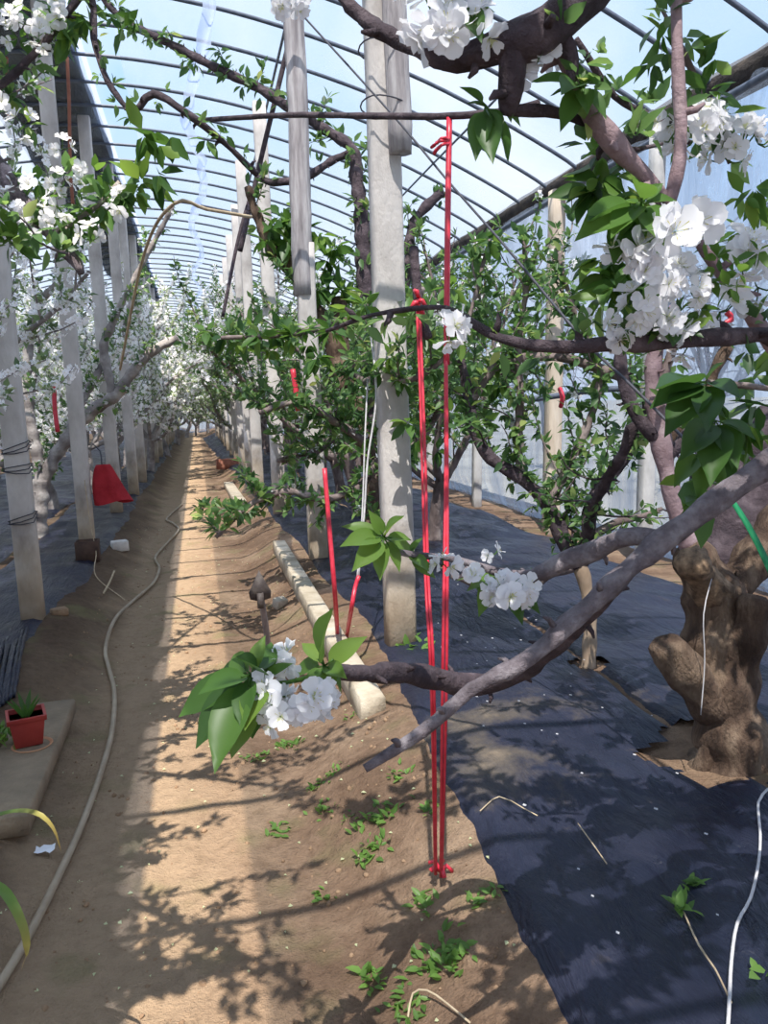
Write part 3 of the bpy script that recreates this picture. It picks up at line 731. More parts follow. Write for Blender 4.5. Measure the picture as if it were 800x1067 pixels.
# ---- hand-laid branches: (px, py, depth, radius in px)
def W(pts): 
    out = []
    for (px, py, d, r) in pts:
        p = P(px, py, d); out.append((*p, r*d/F))
    return out
class Tree:
    def __init__(s, loc, label, group=None, seed=1):
        s.e = empty('cherry_tree', tuple(loc), label, 'tree', group); s.rng = np.random.default_rng(seed)
    def branch(s, pts, m, name='branch', world=False, sides=9, knob=.14, step=.025, leaves=0, lsize=.05, k=5, tpl=LT_MID, twigs=0, twl=.25, blossom=0, start=0., end=1., parent=None, lmat=None, stub=True, up=.25):
        rng = s.rng
        L = smooth_line(pts if world else W(pts), step); r = L[:, 3]*(1+.10*np.sin(np.arange(len(L))*.9))
        wood = MB(); tube(wood, L[:, :3], r, sides, knob, rng)
        if stub:   # bud spurs on the bark
            p, T, o = along(L, .10, rng)
            for q in range(len(p)):
                rad = np.interp(q/len(p), np.linspace(0, 1, len(r)), r); 
                tube(wood, [p[q]+o[q]*rad*.6, p[q]+o[q]*(rad+.012), p[q]+o[q]*(rad+.022)+T[q]*.006], [.006, .005, .002], 5, .1, rng)
        sp = []
        if twigs:
            p, T, o = along(L, twigs, rng, start, end)
            for q in range(len(p)):
                dd = nrm(T[q]*.4+o[q]*.8+np.array([0, 0, .45])); ln2 = smooth_line(twist_line(p[q], dd, twl*(.5+rng.random()), rng, .35, .5, 4), .03)
                tube(wood, ln2, np.linspace(.0055, .002, len(ln2)), 5, .1, rng)
                a, b, c = along(ln2, .05, rng, .1); sp.append((a, nrm(b*.6+c*.7)))
        o_ = wood.build(name, m, parent or s.e)
        if leaves:
            a, b, c = along(L, leaves, rng, start, end); rad = np.interp(np.linspace(start, end, len(a)), np.linspace(0, 1, len(r)), r)
            sp.append((a+c*(rad+.01)[:, None], c))
        if sp:
            A = np.vstack([x[0] for x in sp]); B = np.vstack([x[1] for x in sp]); fol = MB()
            leaf_whorls(fol, A, B, tpl, lsize, k, rng, up=up); fol.build('foliage', lmat or LEAF, o_)
            if blossom:
                kk = rng.random(len(A)) < blossom
                if kk.any():
                    b_ = MB(); flower_balls(b_, A[kk], B[kk], FT_FAR, .019, 3, rng, .025); q = b_.build('blossom', PETAL, o_); q['kind'] = 'stuff'
        return o_
    def bloom(s, px, py, d, n, rad, size, parent=None, seed=None):
        rng = np.random.default_rng(seed or int(px*7+py)); c = P(px, py, d); mb = MB()
        pos = []; 
        dirs = nrm(rng.normal(size=(n, 3))+(-CF)*.7+np.array([0, 0, .1]))
        pp = c+dirs*rad*(.55+.5*rng.random(n))[:, None]
        t = nrm(np.cross(dirs, rng.normal(size=(n, 3))))
        for q in range(n): scatter(mb, FT_VAR[int(rng.integers(0, 6))], pp[q:q+1], t[q:q+1], dirs[q:q+1], size*(.85+.3*rng.random(1)), np.ones(1))
        # a few closed buds
        o_ = mb.build('blossom_cluster', PETAL, parent or s.e); 
        st = MB()
        for q in range(n): tube(st, [c, (c+pp[q])/2+np.array([0, 0, -.004]), pp[q]], .0012, 4, 0)
        st.build('flower_stalks', LEAF_N, o_); return o_
    def leafset(s, px, py, d, spec, parent=None, tint=None):
        """spec: list of (tip px, tip py, depth, width factor)"""
        rng = s.rng; mb = MB(); c = P(px, py, d); st = MB()
        for it in spec:
            tx, ty, td = it[:3]; tip = P(tx, ty, td); L = np.linalg.norm(tip-c); dr = (tip-c)/L
            base = c+dr*L*.12
            up = it[3] if len(it) > 3 else None
            nn = nrm(np.array([0, 0, 1.])-CF*.9+rng.normal(size=3)*.25)
            dd = nrm(dr+nn*.18)
            scatter(mb, LT_NEAR, base[None], dd[None], nn[None], np.array([L*.92]), np.array([tint if tint is not None else np.clip(rng.normal(.5, .2), 0, 1)]))
            tube(st, [c, base+dr*.01], .0016, 5, 0)
        o_ = mb.build('leaf_cluster', LEAF_N, parent or s.e); st.build('leaf_stalks', LEAF_N, o_); return o_
    def whorl(s, px, py, d, n, size, parent=None, down=.3, tpl=LT_NEAR, spread=1.):
        rng = s.rng; mb = MB(); c = P(px, py, d)
        leaf_whorls(mb, np.array([c]), np.array([[0, 0, -down]]), tpl, size, n, rng, spread, up=-down)
        return mb.build('leaf_cluster', LEAF_N, parent or s.e)

# tree N: stands just outside the right edge, its limbs cross the foreground
NB = np.array([1.78, 1.12, h(1.78, 1.12)])
TN = Tree(NB, 'near cherry tree rooted beyond the right edge, its bare limbs crossing the foreground', seed=11)
tr = [(*(NB+np.array([0, 0, -.15])), .15), (*(NB+np.array([-.02, 0, .3])), .12), (*(NB+np.array([0, 0, .62])), .11), (*(NB+np.array([.02, .02, .95])), .09), (*(NB+np.array([.0, .02, 1.5])), .06), (*(NB+np.array([-.04, -.03, 2.05])), .045)]
TN.branch(tr, BARK_T, 'trunk', world=True, stub=False, sides=14)
def from_trunk(z, r): return (*(NB+np.array([0, 0, z])), r)
dg = W([(830, 468, 1.38, 18), (800, 484, 1.36, 18), (750, 518, 1.34, 16.5), (700, 556, 1.32, 15), (640, 606, 1.29, 13.5), (590, 652, 1.26, 12.5), (545, 690, 1.24, 11.5), (500, 712, 1.22, 10), (470, 737, 1.21, 8.5), (440, 762, 1.20, 8.5), (410, 782, 1.19, 7.5), (380, 801, 1.18, 6.5)])
dg = [(*q[:3], q[3]*.78) for q in dg]
bigb = TN.branch([from_trunk(.75, .045), (*(P(890, 430, 1.42)), .034)]+dg, BARK_G, world=True, sides=12, knob=.16, step=.018)
TN.branch([(683, 560, 1.33, 8), (650, 560, 1.38, 10), (620, 573, 1.42, 11), (590, 584, 1.45, 10), (555, 600, 1.47, 8.5), (520, 597, 1.48, 5), (475, 583, 1.46, 4), (430, 578, 1.44, 3.5), (400, 572, 1.43, 3)], BARK_G, sides=10, parent=None)
side = TN.branch([(640, 612, 1.33, 9), (590, 662, 1.48, 10), (540, 700, 1.66, 11), (490, 714, 1.74, 12), (450, 706, 1.68, 12), (415, 701, 1.55, 11), (385, 702, 1.45, 9.5), (355, 700, 1.36, 8), (335, 700, 1.30, 4)], BARK_D, sides=10)
# lower-left spray at the end of the side branch
TN.branch([(345, 700, 1.32, 3.5), (322, 706, 1.27, 3), (290, 712, 1.22, 2.5), (262, 708, 1.19, 2)], LEAF_N, 'twig', stub=False)
TN.leafset(262, 703, 1.19, [(185, 740, 1.20), (222, 792, 1.10), (203, 772, 1.16), (243, 785, 1.16), (261, 770, 1.2), (273, 664, 1.2), (214, 712, 1.12), (222, 698, 1.26), (240, 680, 1.25), (288, 682, 1.24), (250, 752, 1.12), (290, 735, 1.16)])
TN.leafset(275, 708, 1.21, [(238, 768, 1.2), (256, 748, 1.12), (262, 676, 1.14), (282, 668, 1.26), (300, 690, 1.2)])
TN.leafset(338, 694, 1.28, [(323, 643, 1.2), (376, 665, 1.26), (340, 722, 1.2), (300, 700, 1.34), (355, 700, 1.22), (316, 668, 1.32), (360, 718, 1.3), (318, 715, 1.24)])
for (px, py, d, n, ra, sz) in [(302, 686, 1.26, 4, .022, .024), (285, 722, 1.2, 5, .028, .026), (292, 745, 1.18, 4, .025, .024), (325, 724, 1.2, 5, .03, .027), (340, 730, 1.22, 3, .02, .022), (272, 735, 1.19, 4, .02, .022), (309, 733, 1.2, 4, .02, .024)]:
    TN.bloom(px, py, d, n, ra, sz)
# blossoms on the middle shoot
for (px, py, d, n, ra, sz) in [(462, 588, 1.42, 3, .016, .022), (495, 602, 1.42, 2, .02, .02), (530, 622, 1.40, 5, .028, .026), (545, 612, 1.42, 3, .02, .024), (512, 577, 1.45, 2, .014, .016), (505, 618, 1.42, 3, .018, .022)]:
    TN.bloom(px, py, d, n, ra, sz)
TN.leafset(400, 560, 1.43, [(362, 562, 1.36), (372, 588, 1.36), (388, 535, 1.4), (410, 535, 1.38), (425, 560, 1.4), (418, 592, 1.42), (360, 545, 1.42), (395, 600, 1.4), (440, 585, 1.46)], tint=.75)
TN.leafset(520, 600, 1.46, [(500, 635, 1.4), (545, 645, 1.42), (560, 632, 1.4), (490, 610, 1.42)])
TN.leafset(426, 578, 1.45, [(445, 590, 1.4), (452, 600, 1.44), (436, 560, 1.44)], tint=.6)
# horizontal branch, right
hb = TN.branch([from_trunk(1.35, .03), (*P(860, 352, 1.2), .016)]+W([(800, 349, 1.1, 8.5), (750, 352, 1.06, 9), (700, 355, 1.04, 9.5), (650, 357, 1.02, 10), (600, 361, 1.03, 7.5), (560, 360, 1.05, 6), (520, 352, 1.08, 5.5), (480, 330, 1.12, 4.5), (455, 320, 1.16, 3), (390, 328, 1.25, 2.5), (340, 345, 1.32, 2)]), BARK_D, world=True, leaves=.05, lsize=.038, k=4, step=.02, start=.35, lmat=LEAF)
for (px, py, d, n, ra, sz) in [(668, 322, 1.0, 5, .024, .020), (692, 298, .98, 5, .022, .020), (708, 285, 1.0, 5, .022, .020), (720, 305, 1.02, 4, .02, .018), (655, 262, .95, 4, .018, .024), (640, 272, .95, 3, .016, .022), (668, 285, .95, 3, .014, .022), (700, 245, .92, 3, .016, .032), (726, 232, .95, 2, .014, .030), (688, 330, .99, 3, .016, .020), (465, 342, 1.08, 4, .02, .024), (770, 268, 1.05, 5, .03, .027), (797, 272, 1.1, 3, .02, .022), (790, 300, 1.1, 4, .025, .022), (620, 335, 1.02, 3, .025, .018), (640, 348, 1.02, 3, .02, .018), (700, 340, 1.0, 4, .02, .018), (750, 325, 1.1, 5, .03, .022), (720, 350, 1.1, 4, .03, .02)]:
    TN.bloom(px, py, d, n, ra, sz)
TN.leafset(668, 212, .95, [(608, 238, .9), (672, 180, .88), (690, 188, .95), (652, 262, .95), (705, 205, .96), (640, 210, .98), (678, 250, .93), (640, 236, .9), (690, 245, .9)], tint=.55)
TN.leafset(655, 225, .97, [(615, 212, .9), (640, 265, .93), (668, 275, .95), (690, 262, .97)], tint=.25)
# purple one-year limb from upper left down to the horizontal branch
TN.branch([(575, 20, .98, 7), (592, 75, .99, 7), (612, 112, 1.0, 9), (640, 150, 1.01, 12), (668, 178, 1.03, 8), (700, 215, 1.06, 5), (735, 262, 1.09, 5.5), (765, 305, 1.11, 7), (800, 352, 1.14, 8)], BARK_P, leaves=.045, lsize=.04, k=4, step=.02, end=.6, knob=.1)
TN.branch([(800, 352, 1.14, 9), (835, 400, 1.25, 10), (880, 480, 1.4, 12)], BARK_P, stub=False)
TN.branch([(696, 218, 1.05, 6), (707, 170, 1.05, 7), (709, 130, 1.05, 7), (706, 70, 1.05, 6.5), (704, 0, 1.06, 6), (700, -60, 1.08, 5)], BARK_P, leaves=.035, lsize=.042, k=3, knob=.06, start=.35)
TN.branch([(760, 170, 1.3, 2), (735, 110, 1.25, 3), (715, 60, 1.2, 3), (690, 10, 1.2, 2)], BARK, leaves=.03, lsize=.045, k=4, stub=False)
# thick overhead branch
top = TN.branch([from_trunk(2.0, .04), (*P(820, -160, 1.1), .036)]+W([(700, -95, 1.0, 24), (620, -20, .96, 22), (598, 8, .95, 21), (560, 36, .94, 20), (530, 44, .95, 18), (490, 60, .97, 14), (455, 56, .99, 11), (425, 47, 1.0, 9), (395, 30, 1.02, 8), (365, 6, 1.04, 7), (330, -40, 1.08, 6)]), BARK_D, world=True, sides=16, knob=.30, step=.018)
TN.branch([(600, 40, 1.3, 3), (640, 100, 1.35, 4), (680, 122, 1.38, 3), (720, 150, 1.4, 3)], BARK_D, leaves=.03, lsize=.045, k=4, stub=False)
TN.branch([(575, 22, .95, 8), (592, 50, .96, 8), (596, 78, .97, 6), (590, 110, .98, 3)], BARK_D, leaves=.04, lsize=.04)
TN.branch([(535, 48, .95, 15), (533, 80, .96, 14), (531, 105, .97, 12), (528, 118, .98, 9)], BARK_D, 'stub_branch')
TN.branch([(530, 116, .98, 6), (570, 116, 1.0, 6), (610, 128, 1.02, 5), (650, 155, 1.04, 3), (690, 150, 1.06, 2)], BARK_D, leaves=.05, lsize=.035, k=4)
for q, pts in enumerate([[(1.74, 1.1, 1.9, .04), (1.2, .6, 2.5, .03), (.5, .2, 2.8, .02), (-.1, .1, 2.9, .01)],
                          [(1.74, 1.1, 1.9, .04), (1.3, .9, 2.6, .03), (.7, .9, 3.0, .02), (.1, 1.0, 3.2, .01)],
                          [(1.74, 1.1, 1.7, .04), (1.5, .4, 2.3, .03), (1.1, -.2, 2.6, .02), (.5, -.6, 2.8, .01)],
                          [(1.74, 1.1, 1.9, .04), (1.9, 1.2, 2.6, .03), (1.9, 1.0, 3.1, .02), (1.7, .9, 3.4, .01)],
                          [(1.74, 1.1, 1.9, .04), (2.2, .7, 2.4, .03), (2.6, .5, 2.8, .02), (2.9, .4, 3.0, .01)],
                          [(1.74, 1.1, 2.0, .035), (1.4, 1.3, 2.9, .02), (1.0, 1.5, 3.3, .01)]]):
    TN.branch(pts, BARK, world=True, leaves=.06, lsize=.075, k=6, twigs=.10, twl=.4, start=.15, sides=7, step=.06, tpl=LT_FAR, stub=False)  # unseen leafy limbs over the camera, added to shade the soil bank
for (px, py, d, n, ra, sz) in [(455, 18, .93, 5, .028, .027), (470, 38, .92, 4, .025, .026), (500, 30, .94, 4, .022, .024), (448, 0, .94, 4, .03, .025), (560, 65, .98, 5, .03, .022), (545, 82, .98, 3, .02, .018), (575, 55, 1.0, 4, .02, .02), (300, 0, 1.0, 4, .02, .020), (725, 140, 1.1, 7, .035, .022), (740, 130, 1.12, 4, .025, .02), (700, 142, 1.1, 4, .022, .018), (690, 128, 1.12, 3, .02, .018), (770, 155, 1.15, 6, .035, .022), (755, 165, 1.16, 4, .03, .020), (790, 150, 1.16, 4, .03, .02)]:
    TN.bloom(px, py, d, n, ra, sz)
TN.leafset(506, 110, .98, [(495, 158, .96), (512, 160, .95), (524, 135, .96), (482, 88, .98), (488, 105, .98), (536, 158, .97)], tint=.3)
TN.leafset(485, 5, .93, [(470, 30, .9), (500, 35, .9), (455, 20, .92), (515, 8, .94)], tint=.25)
TN.leafset(606, 90, .97, [(586, 128, .95), (612, 112, .94), (632, 118, .96), (600, 60, .97), (575, 95, .97), (622, 80, .96), (560, 78, .95), (590, 85, .9)], tint=.35)
for (px, py) in [(628, 160), (625, 185), (650, 180), (645, 210), (620, 200), (648, 270), (638, 290), (630, 310), (650, 300), (625, 270)]:
    TN.whorl(px, py, 1.08+.06*random.random(), 9, .055, spread=1.1)
for (px, py) in [(700, 15), (690, 35), (720, 45), (728, 75), (738, 95), (680, 65), (750, 120), (745, 60), (785, 195), (775, 205), (795, 215), (770, 240), (745, 255), (760, 120), (715, 130)]:
    TN.whorl(px, py, 1.1+.1*random.random(), 6, .045, spread=1.1, tpl=LT_MID)
for (px, py) in [(705, 330), (690, 342), (728, 322), (650, 345), (675, 350), (742, 290), (735, 245), (640, 300), (770, 285), (760, 300), (790, 262), (715, 345), (672, 300), (748, 268)]:
    TN.whorl(px, py, .99+.05*random.random(), 9, .026, spread=1.1, tpl=LT_MID, down=-.1)
# drooping dark leaves, right
TN.branch([(800, 405, 1.7, 3), (760, 400, 1.7, 3.5), (735, 398, 1.7, 3)], BARK, stub=False)
TN.leafset(735, 398, 1.7, [(688, 392, 1.6), (685, 415, 1.62), (698, 442, 1.6), (738, 436, 1.58), (768, 405, 1.6), (745, 375, 1.65), (700, 404, 1.64)], tint=.15)
TN.leafset(745, 438, 1.72, [(715, 468, 1.62), (742, 492, 1.6), (768, 478, 1.62), (785, 450, 1.64)], tint=.3)
TN.leafset(730, 470, 1.76, [(705, 500, 1.7), (730, 515, 1.7), (755, 505, 1.7)], tint=.6)
for (px, py) in [(720, 415), (752, 418), (775, 440), (790, 420), (712, 500), (735, 520), (760, 470), (785, 390), (795, 370)]:
    TN.whorl(px, py, 1.72+.1*random.random(), 7, .09, spread=1.1, tpl=LT_MID)

# tree A: gnarled pruned trunk
TA = Tree(TR_A, 'gnarled old cherry tree with sawn stubs standing in the hole in the mulch sheet', seed=21)
dA = float((TR_A-EYE)@CF)
def wa(px, py, r, dd=0): return (*P(px, py, dA+dd), r*(dA+dd)/F)
low = TR_A+np.array([0, .02, -.10])
TA.branch([(*low, .165), wa(766, 780, 39), wa(757, 735, 35), wa(752, 690, 36), wa(748, 650, 35), wa(742, 615, 30), wa(728, 588, 22), wa(716, 568, 16)], BARK_T, 'trunk', world=True, sides=26, knob=.15, step=.025, stub=False)
TA.branch([wa(748, 742, 20, -.02), wa(724, 712, 21, -.06), wa(708, 692, 20, -.09), wa(696, 676, 19, -.11), wa(692, 669, 13, -.12)], BARK_T, 'sawn_stub', world=True, sides=16, knob=.2, stub=False)
TA.branch([wa(762, 715, 20, -.02), wa(776, 680, 19, -.06), wa(783, 650, 17, -.10), wa(785, 628, 17, -.12), wa(786, 621, 10, -.12)], BARK_T, 'sawn_stub', world=True, sides=16, knob=.16, stub=False)
TA.branch([wa(745, 620, 18, -.05), wa(730, 600, 17, -.12), wa(721, 584, 16, -.17), wa(718, 578, 11, -.19)], WOUND, 'sawn_stub', world=True, sides=16, knob=.25, stub=False)
TA.branch([wa(748, 625, 18), wa(775, 600, 20), wa(800, 560, 22, .05), wa(830, 520, 20, .1), wa(870, 460, 18, .2)], BARK_T, world=True, sides=12)
TA.branch([wa(745, 600, 22, .1), wa(765, 560, 28, .15), wa(790, 530, 28, .2), wa(840, 470, 26, .3)], BARK_D, world=True, sides=12)
TA.branch([wa(728, 548, 22, .25), wa(745, 500, 22, .3), wa(775, 468, 24, .35), (800+20, 440, 0, 0) and wa(820, 440, 24, .4)], BARK_D, world=True, sides=12)
TA.branch([wa(720, 572, 12), wa(708, 545, 10), wa(700, 515, 9.5), wa(692, 480, 10), wa(688, 455, 11), wa(682, 415, 10), wa(680, 380, 8), wa(690, 350, 6), wa(702, 320, 5)], BARK_P, world=True, leaves=.08, lsize=.05, k=4, knob=.12, start=.5)
TA.branch([wa(688, 460, 8), wa(668, 440, 8), wa(655, 415, 7), wa(647, 385, 7), wa(645, 362, 5), wa(640, 330, 4), wa(650, 290, 3)], BARK_D, world=True, leaves=.06, lsize=.05, k=5)
TA.branch([wa(692, 475, 8), wa(706, 465, 7), wa(716, 450, 6), wa(730, 420, 5)], BARK_D, world=True, leaves=.06, lsize=.05, k=5)
TA.branch([wa(683, 410, 6), wa(694, 385, 6), wa(700, 365, 5), wa(712, 330, 3)], BARK, world=True, leaves=.07, lsize=.05, k=5)
TA.branch([wa(660, 440, 6, .1), wa(650, 470, 6, .15), wa(632, 500, 6, .3), wa(618, 530, 6, .5), wa(612, 560, 7, .7)], BARK_D, world=True, leaves=.05, lsize=.05, k=6, twigs=.12)
TA.branch([wa(758, 360, 6, .1), wa(745, 385, 6, .1), wa(735, 410, 6, .1), wa(712, 440, 6, .1), wa(690, 468, 6, .05)], BARK_T, world=True, leaves=.08, lsize=.05, k=5)
# root flare and hanging twine on the trunk
for k, (px, py, r) in enumerate([(728, 800, 14), (800, 798, 16)]):
    b = P(757, 758, dA-.05); g = G(px, py)
    TA.branch([(*b, .05), (*((b+g)/2+np.array([0, 0, .01])), .04), (*(g+np.array([0, 0, -.04])), .03)], BARK_T, 'root', world=True, sides=10, stub=False)

# tree B: sapling with pale trunk
dB = float((TR_B-EYE)@CF)
def wb(px, py, r, dd=0): return (*P(px, py, dB+dd), r*(dB+dd)/F)
TB = Tree(TR_B, 'slim cherry tree with a straight pale tan trunk left of the gnarled tree', seed=31)
TB.branch([(*(TR_B+np.array([0, 0, -.1])), .05), wb(613, 690, 8), wb(615, 650, 7), wb(610, 610, 7), wb(602, 585, 8)], simple('tan_bark', [(.3, (.22, .15, .10)), (.6, (.38, .28, .20)), (.8, (.48, .38, .29))], 9, .9, .006, 50, (1, 1, .4)), 'trunk', world=True, sides=10, stub=False, knob=.08)
TB.branch([wb(603, 590, 8), wb(590, 570, 8), wb(572, 530, 8), wb(545, 500, 7), wb(512, 478, 7), wb(495, 450, 6), wb(488, 410, 6), wb(480, 375, 4)], BARK_D, world=True, leaves=.035, lsize=.06, k=6, twigs=.09, twl=.3)
TB.branch([wb(605, 588, 8), wb(612, 555, 7), wb(617, 520, 7), wb(640, 490, 7), wb(655, 470, 6), wb(668, 440, 5), wb(690, 380, 4)], BARK_D, world=True, leaves=.035, lsize=.06, k=6, twigs=.08, twl=.3, blossom=.08)
TB.branch([wb(612, 560, 4), wb(640, 545, 4), wb(668, 538, 3), wb(690, 530, 2)], BARK, world=True, leaves=.06, lsize=.05, k=5, blossom=.15)
TB.branch([wb(600, 590, 5), wb(570, 600, 5), wb(530, 625, 5), wb(500, 610, 4), wb(470, 600, 3)], BARK, world=True, leaves=.07, lsize=.05, k=5)
TB.branch([wb(543, 500, 5), wb(540, 460, 5), wb(542, 410, 4), wb(540, 350, 4), wb(548, 300, 3), wb(545, 240, 2)], BARK, world=True, leaves=.035, lsize=.06, k=6, twigs=.09, twl=.3, blossom=.08)
TB.branch([wb(570, 530, 5), wb(600, 470, 5), wb(620, 420, 4), wb(622, 380, 4), wb(600, 330, 3), wb(580, 260, 2)], BARK, world=True, leaves=.035, lsize=.06, k=6, twigs=.09, twl=.3, blossom=.1)
TB.branch([wb(490, 420, 5), wb(520, 380, 5), wb(580, 372, 5), wb(625, 385, 5), wb(660, 400, 4)], BARK, world=True, leaves=.035, lsize=.06, k=6, twigs=.1, twl=.3, blossom=.1)

# tree C: crooked tree behind the middle post
dC = 6.6; gC = G(405, 587)
gC = np.array([P(392, 560, dC)[0], P(392, 560, dC)[1], 0]); gC[2] = h(gC[0], gC[1])
def wc(px, py, r, dd=0): return (*P(px, py, dC+dd), r*(dC+dd)/F)
TC = Tree(gC, 'crooked tall cherry tree arching up behind the middle concrete post', seed=41)
TC.branch([(*(gC+np.array([0, 0, -.12])), .11), (*(gC+np.array([-.02, 0, .2])), .085), wc(388, 520, 9), wc(384, 480, 9), wc(375, 440, 10), wc(362, 400, 10), wc(352, 375, 11), wc(356, 340, 10), wc(352, 310, 8)], BARK_T, 'trunk', world=True, sides=10, knob=.12)
TC.branch([wc(352, 372, 9), wc(340, 345, 9), wc(326, 320, 9), wc(316, 290, 8), wc(300, 275, 8), wc(285, 262, 7), wc(268, 225, 5), wc(258, 195, 4)], BARK_T, world=True, leaves=.12, lsize=.09, k=6, twigs=.22, twl=.35, start=.2, sides=10)
TC.branch([wc(312, 285, 4), wc(305, 262, 4), wc(306, 245, 3)], BARK_T, world=True, leaves=.06, lsize=.11, k=9)
TC.branch([wc(380, 470, 8), wc(390, 420, 8), wc(384, 360, 8), wc(380, 300, 9), wc(378, 240, 8), wc(372, 190, 7), wc(366, 155, 6), wc(330, 130, 5), wc(290, 105, 5), wc(262, 88, 5), wc(220, 68, 4.5), wc(170, 42, 4), wc(130, 22, 3.5), wc(100, -10, 3)], BARK_D, world=True, leaves=.07, lsize=.10, k=4, twigs=.22, twl=.22, start=.1)
TC.branch([wc(368, 158, 4, .02), wc(345, 168, 4), wc(318, 185, 4), wc(285, 190, 4), wc(268, 185, 3)], BARK_D, world=True, leaves=.2, lsize=.08, k=4)
for q, (px, py) in enumerate([(292, 225), (305, 232), (320, 240), (335, 245), (350, 258), (300, 250), (340, 270), (345, 285), (285, 235), (355, 300), (335, 300), (275, 250)]):
    TC.whorl(px, py, dC-.1, 14, .17, spread=1.0, tpl=LT_MID, down=.35)
for (px, py) in [(290, 345), (305, 350), (320, 360), (270, 350), (250, 355), (235, 350), (345, 345), (400, 325), (330, 372), (280, 365), (262, 340), (215, 345)]:
    TC.whorl(px, py, 5.2+random.random()*.5, 14, .13, spread=1.1, tpl=LT_MID, down=.2)
TC.branch([wc(352, 335, 4, -.4), wc(320, 345, 3.5, -1.0), wc(280, 350, 3, -1.2), wc(230, 352, 2, -1.3)], BARK, world=True, leaves=.08, lsize=.1, k=7)
TC.branch([wc(385, 330, 4, 0), wc(420, 300, 5), wc(430, 235, 5), wc(455, 205, 5), wc(462, 200, 4)], BARK_D, world=True, leaves=.12, lsize=.09, k=6, twigs=.25)
# dense low leaves around tree C (in front of the post row)
for a in [[(395, 480, 5, -1), (370, 510, 4, -1.2), (335, 520, 4, -1.4), (300, 512, 4, -1.5), (262, 525, 3, -1.6), (225, 560, 2, -1.7)],
          [(390, 500, 5, -1), (430, 470, 4, -1.3), (455, 430, 4, -1.4), (470, 400, 3, -1.6)],
          [(380, 460, 5, -.6), (350, 440, 4, -.9), (310, 420, 4, -1.1), (270, 430, 3, -1.2)],
          [(385, 420, 5, -.3), (420, 380, 4, -.6), (430, 340, 3, -.8), (440, 300, 3, -1)],
          [(372, 430, 5, -.2), (330, 470, 4, -.5), (290, 480, 3, -.8)],
          [(360, 390, 4, -.2), (400, 400, 4, -.8), (450, 385, 3, -1.3), (500, 395, 3, -1.5), (560, 370, 3, -1.6)]]:
    TC.branch([wc(*q) for q in a], BARK, world=True, leaves=.06, lsize=.08, k=7, twigs=.09, twl=.35, blossom=.08, sides=6)

for (px, py) in [(402, 328), (428, 330), (412, 318), (395, 388), (418, 396), (405, 372), (388, 455), (435, 458), (425, 440), (450, 385), (480, 350), (500, 335), (470, 430), (455, 470), (500, 440), (520, 400), (380, 318), (365, 325), (470, 300), (490, 270), (510, 250), (440, 350)]:
    TC.whorl(px, py, 3.5+random.random()*.8, 13, .10, spread=1.15, tpl=LT_MID, down=.15)
TC.branch([wc(385, 350, 3, -.5), wc(400, 380, 3, -2.3), wc(430, 395, 3, -2.8), wc(480, 350, 2.5, -2.9), wc(510, 250, 2, -2.8)], BARK, world=True, leaves=.06, lsize=.07, k=6, twigs=.12)
# tree L: pale forked tree left
gL = G(40, 560); dL = float((gL-EYE)@CF)
def wl(px, py, r, dd=0): return (*P(px, py, dL+dd), r*(dL+dd)/F)
TL = Tree(gL, 'pale forked cherry tree leaning over behind the first left post', 'cherry trees left of the path', seed=51)
TL.branch([(*(gL+np.array([0, 0, -.12])), .12), wl(40, 548, 9), wl(42, 520, 8), wl(44, 500, 8)], BARK_L, 'trunk', world=True, sides=10)
TL.branch([wl(43, 505, 7), wl(58, 475, 7), wl(80, 445, 7), wl(100, 425, 6.5), wl(120, 413, 6), wl(140, 385, 5.5), wl(160, 365, 5), wl(185, 352, 4)], BARK_L, world=True, leaves=.2, lsize=.08, k=5, twigs=.3, blossom=.4, start=.35)
TL.branch([wl(118, 413, 4.5), wl(112, 385, 4.5), wl(108, 360, 4.5), wl(118, 335, 4), wl(135, 300, 3), wl(180, 215, 2.5)], BARK_L, world=True, leaves=.15, lsize=.08, k=5, twigs=.25, blossom=.5, start=.2)
TL.branch([wl(43, 505, 6), wl(38, 470, 6), wl(30, 430, 6), wl(28, 380, 5), wl(40, 320, 4), wl(75, 280, 3)], BARK_L, world=True, leaves=.1, lsize=.08, k=5, twigs=.2, blossom=.5)
TL.branch([wl(42, 520, 5), wl(10, 490, 5), wl(-30, 440, 5)], BARK_L, world=True, leaves=.1, lsize=.08, k=5, twigs=.2, blossom=.5)
TL.branch([wl(40, 510, 5, .2), wl(60, 470, 5, .5), wl(95, 400, 4, .9), (*P(130, 340, dL+1.2), .03), (*P(150, 270, dL+1.4), .02)], BARK_L, world=True, leaves=.1, lsize=.08, k=5, twigs=.2, blossom=.5)

# tree U: out of frame left, with upper twigs hanging into the top left corner
UB = np.array([-1.75, 2.4, 0]); UB[2] = h(UB[0], UB[1])
TU = Tree(UB, 'cherry tree beyond the left edge with leafy twigs in the top left corner', 'cherry trees left of the path', seed=61)
TU.branch([(*(UB+np.array([0, 0, -.12])), .12), (*(UB+np.array([0, .05, .5])), .09), (*(UB+np.array([.1, .1, 1.2])), .06), (*(UB+np.array([.15, .2, 2.0])), .05)], BARK_L, 'trunk', world=True, sides=10)
dU = 2.6
def wu(px, py, r, dd=0): return (*P(px, py, dU+dd), r*(dU+dd)/F)
UT = (*(UB+np.array([.15, .2, 1.9])), .04)
TU.branch([UT, wu(-60, 90, 9), wu(-10, 160, 9), wu(15, 200, 9), wu(45, 235, 8), wu(75, 268, 7), wu(85, 285, 4)], BARK_G, world=True, leaves=.08, lsize=.06, k=5, twigs=.12, twl=.3, blossom=.3, start=.5)
TU.branch([wu(20, 240, 3), wu(60, 240, 3), wu(100, 215, 3), wu(125, 190, 2.5)], BARK_L, world=True, leaves=.06, lsize=.07, k=6, blossom=.25)
